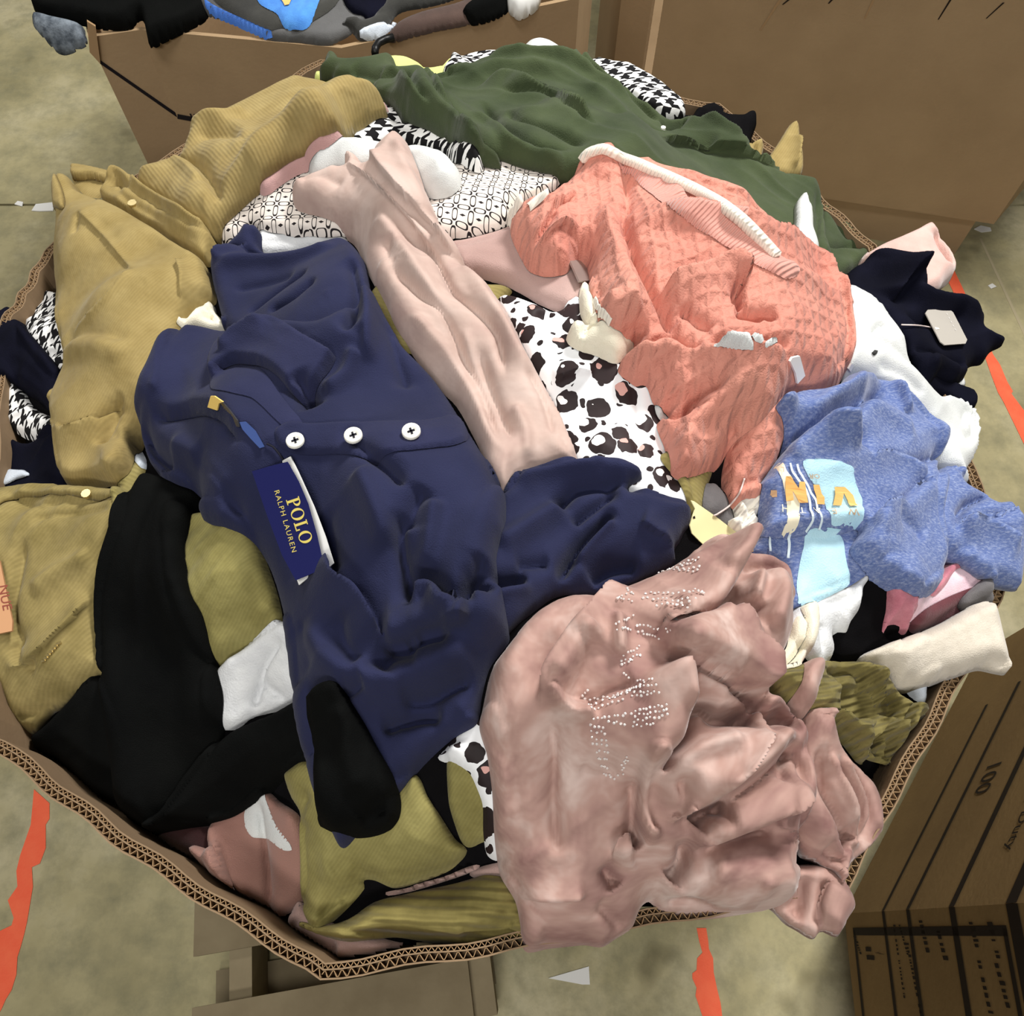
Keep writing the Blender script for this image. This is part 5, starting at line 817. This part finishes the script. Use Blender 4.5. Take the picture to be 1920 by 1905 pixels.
PF.slab('size_sticker', [(410,756),(418,752),(432,768),(447,788),(450,800),(436,797),(424,788),(414,772)], M['clear'], nv, lift=.004)
PF.slab('size_sticker', [(450,792),(462,791),(480,808),(497,838),(488,841),(470,822),(456,806)], M['bluegloss'], nv, lift=.002)
ht, *_ = PF.slab('hang_tag', [(531,864),(546,856),(560,884),(590,950),(612,1008),(627,1056),(618,1064),(590,1074),(562,1097),(540,1040)], M['paper'], nv, lift=.010)
tf, *pl = PF.slab('tag_front', [(474,884),(508,874),(540,866),(560,902),(578,944),(594,1000),(609,1066),(585,1076),(556,1088),(530,1040),(500,960)], M['tagblue'], ht, lift=.015)
# brand lettering on the tag, serif capitals drawn as shapes
def serif(ch):
    ring = lambda cx, cy, rx, ry, tx, ty, a0=0, a1=2 * PI: [[(cx + rx * math.cos(a0 + (a1 - a0) * i / 20), cy + ry * math.sin(a0 + (a1 - a0) * i / 20)), (cx + rx * math.cos(a0 + (a1 - a0) * (i + 1) / 20), cy + ry * math.sin(a0 + (a1 - a0) * (i + 1) / 20)), (cx + (rx - tx) * math.cos(a0 + (a1 - a0) * (i + 1) / 20), cy + (ry - ty) * math.sin(a0 + (a1 - a0) * (i + 1) / 20)), (cx + (rx - tx) * math.cos(a0 + (a1 - a0) * i / 20), cy + (ry - ty) * math.sin(a0 + (a1 - a0) * i / 20))] for i in range(20)]
    R = lambda x0, y0, x1, y1: [(x0, y0), (x1, y0), (x1, y1), (x0, y1)]
    if ch == 'O': return ring(.45, .5, .45, .5, .19, .06), .9
    if ch == 'P': return [R(.10, .04, .28, .96), R(0, 0, .4, .07), R(0, .93, .3, 1)] + ring(.3, .73, .36, .27, .17, .07, -PI / 2, PI / 2), .68
    if ch == 'L': return [R(.10, .04, .28, .96), R(0, 0, .62, .08), R(0, .93, .38, 1), R(.52, .05, .62, .3)], .66
def serif_word(txt, o, ex, ey, gap):
    V = []; Fs = []; x = 0
    for ch in txt:
        P_, wd = serif(ch)
        for quad in P_:
            k = len(V); V += [(o[0] + (x + a) * ex[0] + b * ey[0], o[1] + (x + a) * ex[1] + b * ey[1]) for a, b in quad]; Fs.append((k, k + 1, k + 2, k + 3))
        x += wd + gap
    return plane_text('tag_lettering', V, Fs, (0, 0), (1, 0), (0, 1), pl, M['gold'], tf)
serif_word('POLO', (536, 938), (8.2, 24.6), (24.0, -8.0), .09)
plane_text('tag_lettering', *glyphs('RALPH LAUREN', 1.22), (514, 920), (4.1, 14.2), (13.0, -3.8), pl, M['gold'], tf)
PF.cord('tag_string', [(533,866),(524,852),(512,838),(500,832)], .0009, M['thread'], nv, off=.003)
# ---- black leg lying on the polo hem
PC('leg', [(574,1345),(572,1305,1),(590,1282),(612,1272),(636,1282),(655,1312),(680,1352),(700,1390),(735,1452),(748,1500),(746,1530),(730,1552),(700,1564),(660,1567),(615,1556),(592,1545,1),(590,1480),(585,1410),(580,1370)], M['black'], bl, t=.022, roll=.012, folds=[('v', [(680,1548),(700,1524),(728,1518)], 9, 12), ('v', [(578,1300),(588,1380),(594,1450)], 5, 5), ('r', [(640,1320),(660,1420),(680,1500)], 18, 6)], wr=[(1.3, .12, .04, 6)], seed=161)
# ---- dusty pink velvet top
vt = root('blouse', (1250, 1400), 'dusty pink velvet top with rhinestones at the front right', 'top')
PC('tail', [(1380,1650),(1440,1640),(1500,1620),(1560,1622),(1592,1652),(1610,1697),(1594,1728),(1578,1757),(1556,1750),(1546,1746),(1532,1762),(1500,1745),(1478,1732),(1450,1705),(1400,1690)], M['velvet'], vt, t=.022, roll=.016, over=True, folds=[('s', [(1545,1745),(1540,1700),(1556,1650)], 16, -9), ('v', [(1538,1740),(1540,1690),(1550,1650)], 6, 8), ('v', [(1502,1640),(1502,1700),(1490,1728)], 7, 12), ('v', [(1455,1706),(1480,1700),(1500,1680)], 6, 8)], seed=170)
PC('sleeve', [(1500,1380),(1510,1350),(1524,1326),(1546,1324),(1570,1326),(1572,1350),(1578,1388),(1594,1410),(1622,1436),(1646,1465),(1662,1505),(1665,1555),(1646,1584),(1620,1605),(1603,1622),(1598,1642),(1590,1652),(1572,1634),(1540,1615),(1510,1600),(1490,1540),(1495,1450)], M['velvet'], vt, t=.03, roll=.024, over=True, puff=.014,
   folds=[('v', [(1528,1400),(1534,1484),(1560,1540),(1590,1610)], 7, 16), ('v', [(1549,1430),(1602,1518),(1607,1583)], 7, 14), ('v', [(1580,1420),(1625,1531),(1609,1590)], 7, 14), ('r', [(1540,1420),(1580,1520),(1600,1590)], 9, 8), ('r', [(1565,1420),(1616,1525),(1612,1590)], 9, 8), ('v', [(1594,1610),(1630,1580),(1660,1550)], 8, 10), ('s', [(1525,1342),(1548,1338),(1570,1340)], 8, 4), ('v', [(1575,1553),(1585,1568),(1588,1580)], 7, 18), ('v', [(1540,1590),(1560,1606),(1585,1616)], 6, 12)], seed=171)
PC('tongue', [(1484,1320),(1500,1280),(1512,1240),(1528,1228),(1544,1244),(1545,1270),(1534,1300),(1524,1330),(1500,1350)], M['velvet'], vt, t=.016, roll=.012, seed=172)
PC('body', [(1164,1094),(1200,1082),(1240,1062),(1272,1046),(1300,1024),(1332,1004),(1358,994),(1374,1001),(1390,1027),(1429,1030),(1460,1038),(1479,1048),(1492,1066),(1496,1085),(1496,1164),(1478,1220),(1458,1258),(1450,1290),(1490,1320),(1519,1361),(1520,1400),(1530,1440),(1532,1490),(1520,1530),(1506,1560),(1510,1600),(1506,1650),(1480,1692),(1449,1706),(1431,1709),(1390,1716),(1357,1721),(1320,1724),(1292,1723),(1262,1717),(1242,1709),(1222,1690),(1206,1702),(1190,1740),(1160,1760),(1132,1777),(1100,1773),(1068,1776),(1030,1780),(985,1785),(975,1730),(966,1689),(938,1641),(930,1600),(926,1558),(922,1480),(912,1409),(897,1354),(907,1289),(920,1236),(947,1200),(975,1165),(1007,1134),(1044,1113),(1096,1104),(1122,1105)], M['velvet'], vt, t=.034, roll=.022, puff=.02, pw=.05,
   folds=[('s', [(1160,1100),(1122,1157),(1062,1228),(1023,1289),(1008,1352)], 34, 13), ('s', [(1204,1230),(1227,1207),(1304,1181),(1332,1147),(1362,1090),(1390,1030)], 40, 20), ('v', [(1230,1212),(1304,1190),(1340,1160),(1372,1110)], 8, 18), ('v', [(1330,1180),(1360,1172),(1390,1160),(1400,1140)], 10, 20), ('v', [(1272,1046),(1320,1034),(1364,1030),(1370,1006)], 6, 14), ('r', [(1320,1120),(1353,1080),(1385,1025)], 14, 8), ('s', [(1226,1250),(1285,1263),(1348,1287),(1411,1305),(1442,1277),(1460,1240)], 40, 20), ('v', [(1230,1255),(1285,1268),(1348,1292),(1400,1310)], 6, 14), ('s', [(1406,1172),(1324,1192),(1246,1205),(1206,1232)], 36, 16), ('v', [(1348,1294),(1379,1315),(1411,1347)], 9, 16), ('v', [(1411,1366),(1442,1349),(1503,1345)], 12, 24), ('r', [(1411,1347),(1456,1319),(1495,1327),(1518,1361),(1515,1410)], 12, 14), ('v', [(1259,1352),(1303,1336),(1327,1361),(1400,1360)], 12, 24), ('r', [(1270,1290),(1330,1310),(1400,1345)], 16, 10), ('s', [(1222,1470),(1227,1430),(1246,1407),(1262,1349),(1258,1300),(1240,1260)], 40, 18), ('v', [(1226,1470),(1232,1430),(1252,1407),(1268,1349)], 8, 18), ('s', [(1234,1556),(1287,1520),(1331,1494),(1370,1450),(1415,1380)], 44, 16), ('r', [(1296,1508),(1350,1488),(1418,1434),(1478,1372)], 16, 12), ('v', [(1306,1520),(1362,1502),(1432,1450),(1490,1388)], 7, 12), ('s', [(1276,1600),(1384,1558),(1462,1524),(1522,1487)], 36, 13), ('v', [(1279,1551),(1310,1525),(1352,1517)], 12, 24), ('v', [(1275,1580),(1266,1615),(1240,1652)], 9, 20), ('s', [(1224,1683),(1279,1673),(1347,1696),(1431,1708)], 24, 9), ('v', [(1240,1692),(1290,1686),(1347,1703)], 6, 8), ('v', [(1502,1589),(1503,1630),(1500,1667)], 6, 12), ('s', [(1504,1588),(1481,1562),(1436,1549)], 14, -7), ('r', [(1226,1463),(1279,1429),(1357,1405)], 14, 10), ('v', [(1026,1350),(1038,1419),(1035,1512),(1045,1616)], 12, 8), ('s', [(960,1681),(1045,1685),(1098,1680)], 12, 6), ('v', [(1179,1465),(1183,1530),(1183,1581),(1188,1602)], 9, 18), ('s', [(1183,1583),(1160,1585),(1142,1622)], 12, 9), ('r', [(1229,1558),(1206,1570),(1190,1512),(1206,1419)], 10, 14), ('v', [(1124,1625),(1149,1668)], 8, 10), ('v', [(1112,1694),(1140,1720),(1166,1744)], 8, 7), ('r', [(1149,1186),(1152,1225),(1151,1262)], 10, 8), ('r', [(1031,1312),(1050,1350),(1080,1364),(1110,1356)], 10, 9), ('r', [(1112,1205),(1080,1255),(1040,1312)], 16, 8), ('v', [(1108,1230),(1085,1290),(1070,1345)], 18, 8), ('v', [(1090,1350),(1125,1320),(1180,1300)], 10, 7), ('r', [(1440,1080),(1450,1140),(1430,1200)], 20, 9), ('v', [(1380,1090),(1410,1080),(1480,1070)], 10, 8), ('r', [(1410,1090),(1395,1150),(1375,1180)], 10, 9), ('r', [(1300,1640),(1380,1650),(1480,1630)], 30, 9), ('v', [(1290,1585),(1370,1575),(1440,1560)], 8, 8), ('v', [(1440,1480),(1455,1440),(1475,1410)], 8, 10), ('v', [(1482,1400),(1490,1440),(1485,1480)], 6, 8), ('v', [(1250,1470),(1256,1510),(1245,1545)], 8, 9), ('v', [(1148,1450),(1110,1470),(1080,1450)], 12, 4)],
   wr=[(-.9, .12, .035, 6), (.6, .06, .02, 3)], gain=1.65, seed=173)
# crystal studs
gm = []
def row(x0, y0, x1, y1, n_, j=2.0):
    for i in range(n_):
        t_ = (i + .5) / n_; gm.append((x0 + (x1 - x0) * t_ + random.uniform(-j, j), y0 + (y1 - y0) * t_ + random.uniform(-j, j), random.uniform(.8, 1.25)))
for a_ in ((1232,1078,1310,1052,9),(1236,1074,1316,1062,8),(1252,1070,1312,1070,7),(1264,1066,1312,1048,6),(1206,1112,1320,1114,13),(1160,1124,1180,1108,4),(1156,1120,1186,1128,5),(1172,1106,1190,1118,3),(1200,1122,1312,1128,12),(1226,1134,1322,1134,10),(1244,1132,1326,1146,8),(1282,1148,1316,1140,4),(1300,1106,1318,1118,4),(1152,1172,1180,1160,5),(1156,1184,1186,1176,5),(1192,1168,1276,1188,13),(1196,1180,1240,1196,8),(1172,1166,1190,1150,3),(1166,1228,1202,1210,6),(1164,1240,1204,1226,6),(1162,1248,1190,1236,4),(1168,1262,1184,1270,3),(1090,1304,1102,1294,3),(1092,1310,1136,1304,5),(1098,1322,1180,1300,9),(1100,1334,1172,1312,8),(1140,1312,1210,1280,9),(1150,1306,1190,1290,6),(1190,1278,1226,1276,5),(1188,1288,1232,1286,6),(1186,1300,1238,1296,6),(1182,1308,1226,1300,5),(1132,1346,1186,1338,7),(1140,1352,1174,1358,5),(1188,1334,1252,1320,9),(1188,1342,1254,1330,9),(1186,1352,1254,1340,9),(1184,1362,1230,1356,6),(1106,1350,1132,1344,3),(1106,1358,1134,1366,4),(1106,1370,1138,1374,4),(1106,1382,1140,1388,4),(1108,1394,1142,1398,4),(1114,1408,1144,1410,4),(1118,1420,1142,1424,4),(1126,1432,1142,1440,3),(1130,1444,1150,1458,4),(1164,1434,1176,1416,4),(1166,1446,1178,1424,4),(1150,1460,1172,1448,3)): row(*a_)
V = []; Fs = []; W_ = PF.hit(np.array([g[:2] for g in gm]), PF.soft()); W_[:, 2] = PF.sample(W_[:, 0], W_[:, 1])
for (x, y, z), g in zip(W_, gm):
    r_ = .00115 * g[2]; k = len(V); a0 = random.random() * 6; e = .0015
    nx = -(PF.sample(x + e, y) - PF.sample(x - e, y)) / (2 * e); ny = -(PF.sample(x, y + e) - PF.sample(x, y - e)) / (2 * e); nrm = Vector((nx + random.gauss(0, .22), ny + random.gauss(0, .22), 1)).normalized(); a_ = nrm.orthogonal().normalized(); b_ = nrm.cross(a_); c_ = Vector((x, y, z)) + nrm * .0004
    for rr, hh in ((1, 0), (.6, .8)): V += [c_ + (a_ * math.cos(a0 + j * PI / 3) + b_ * math.sin(a0 + j * PI / 3)) * r_ * rr + nrm * r_ * hh for j in range(6)]
    Fs += [(k + j, k + (j + 1) % 6, k + 6 + (j + 1) % 6, k + 6 + j) for j in range(6)] + [tuple(k + 6 + j for j in range(6))]
tag(mesh('rhinestones', V, Fs, M['gem'], vt), kind='stuff')
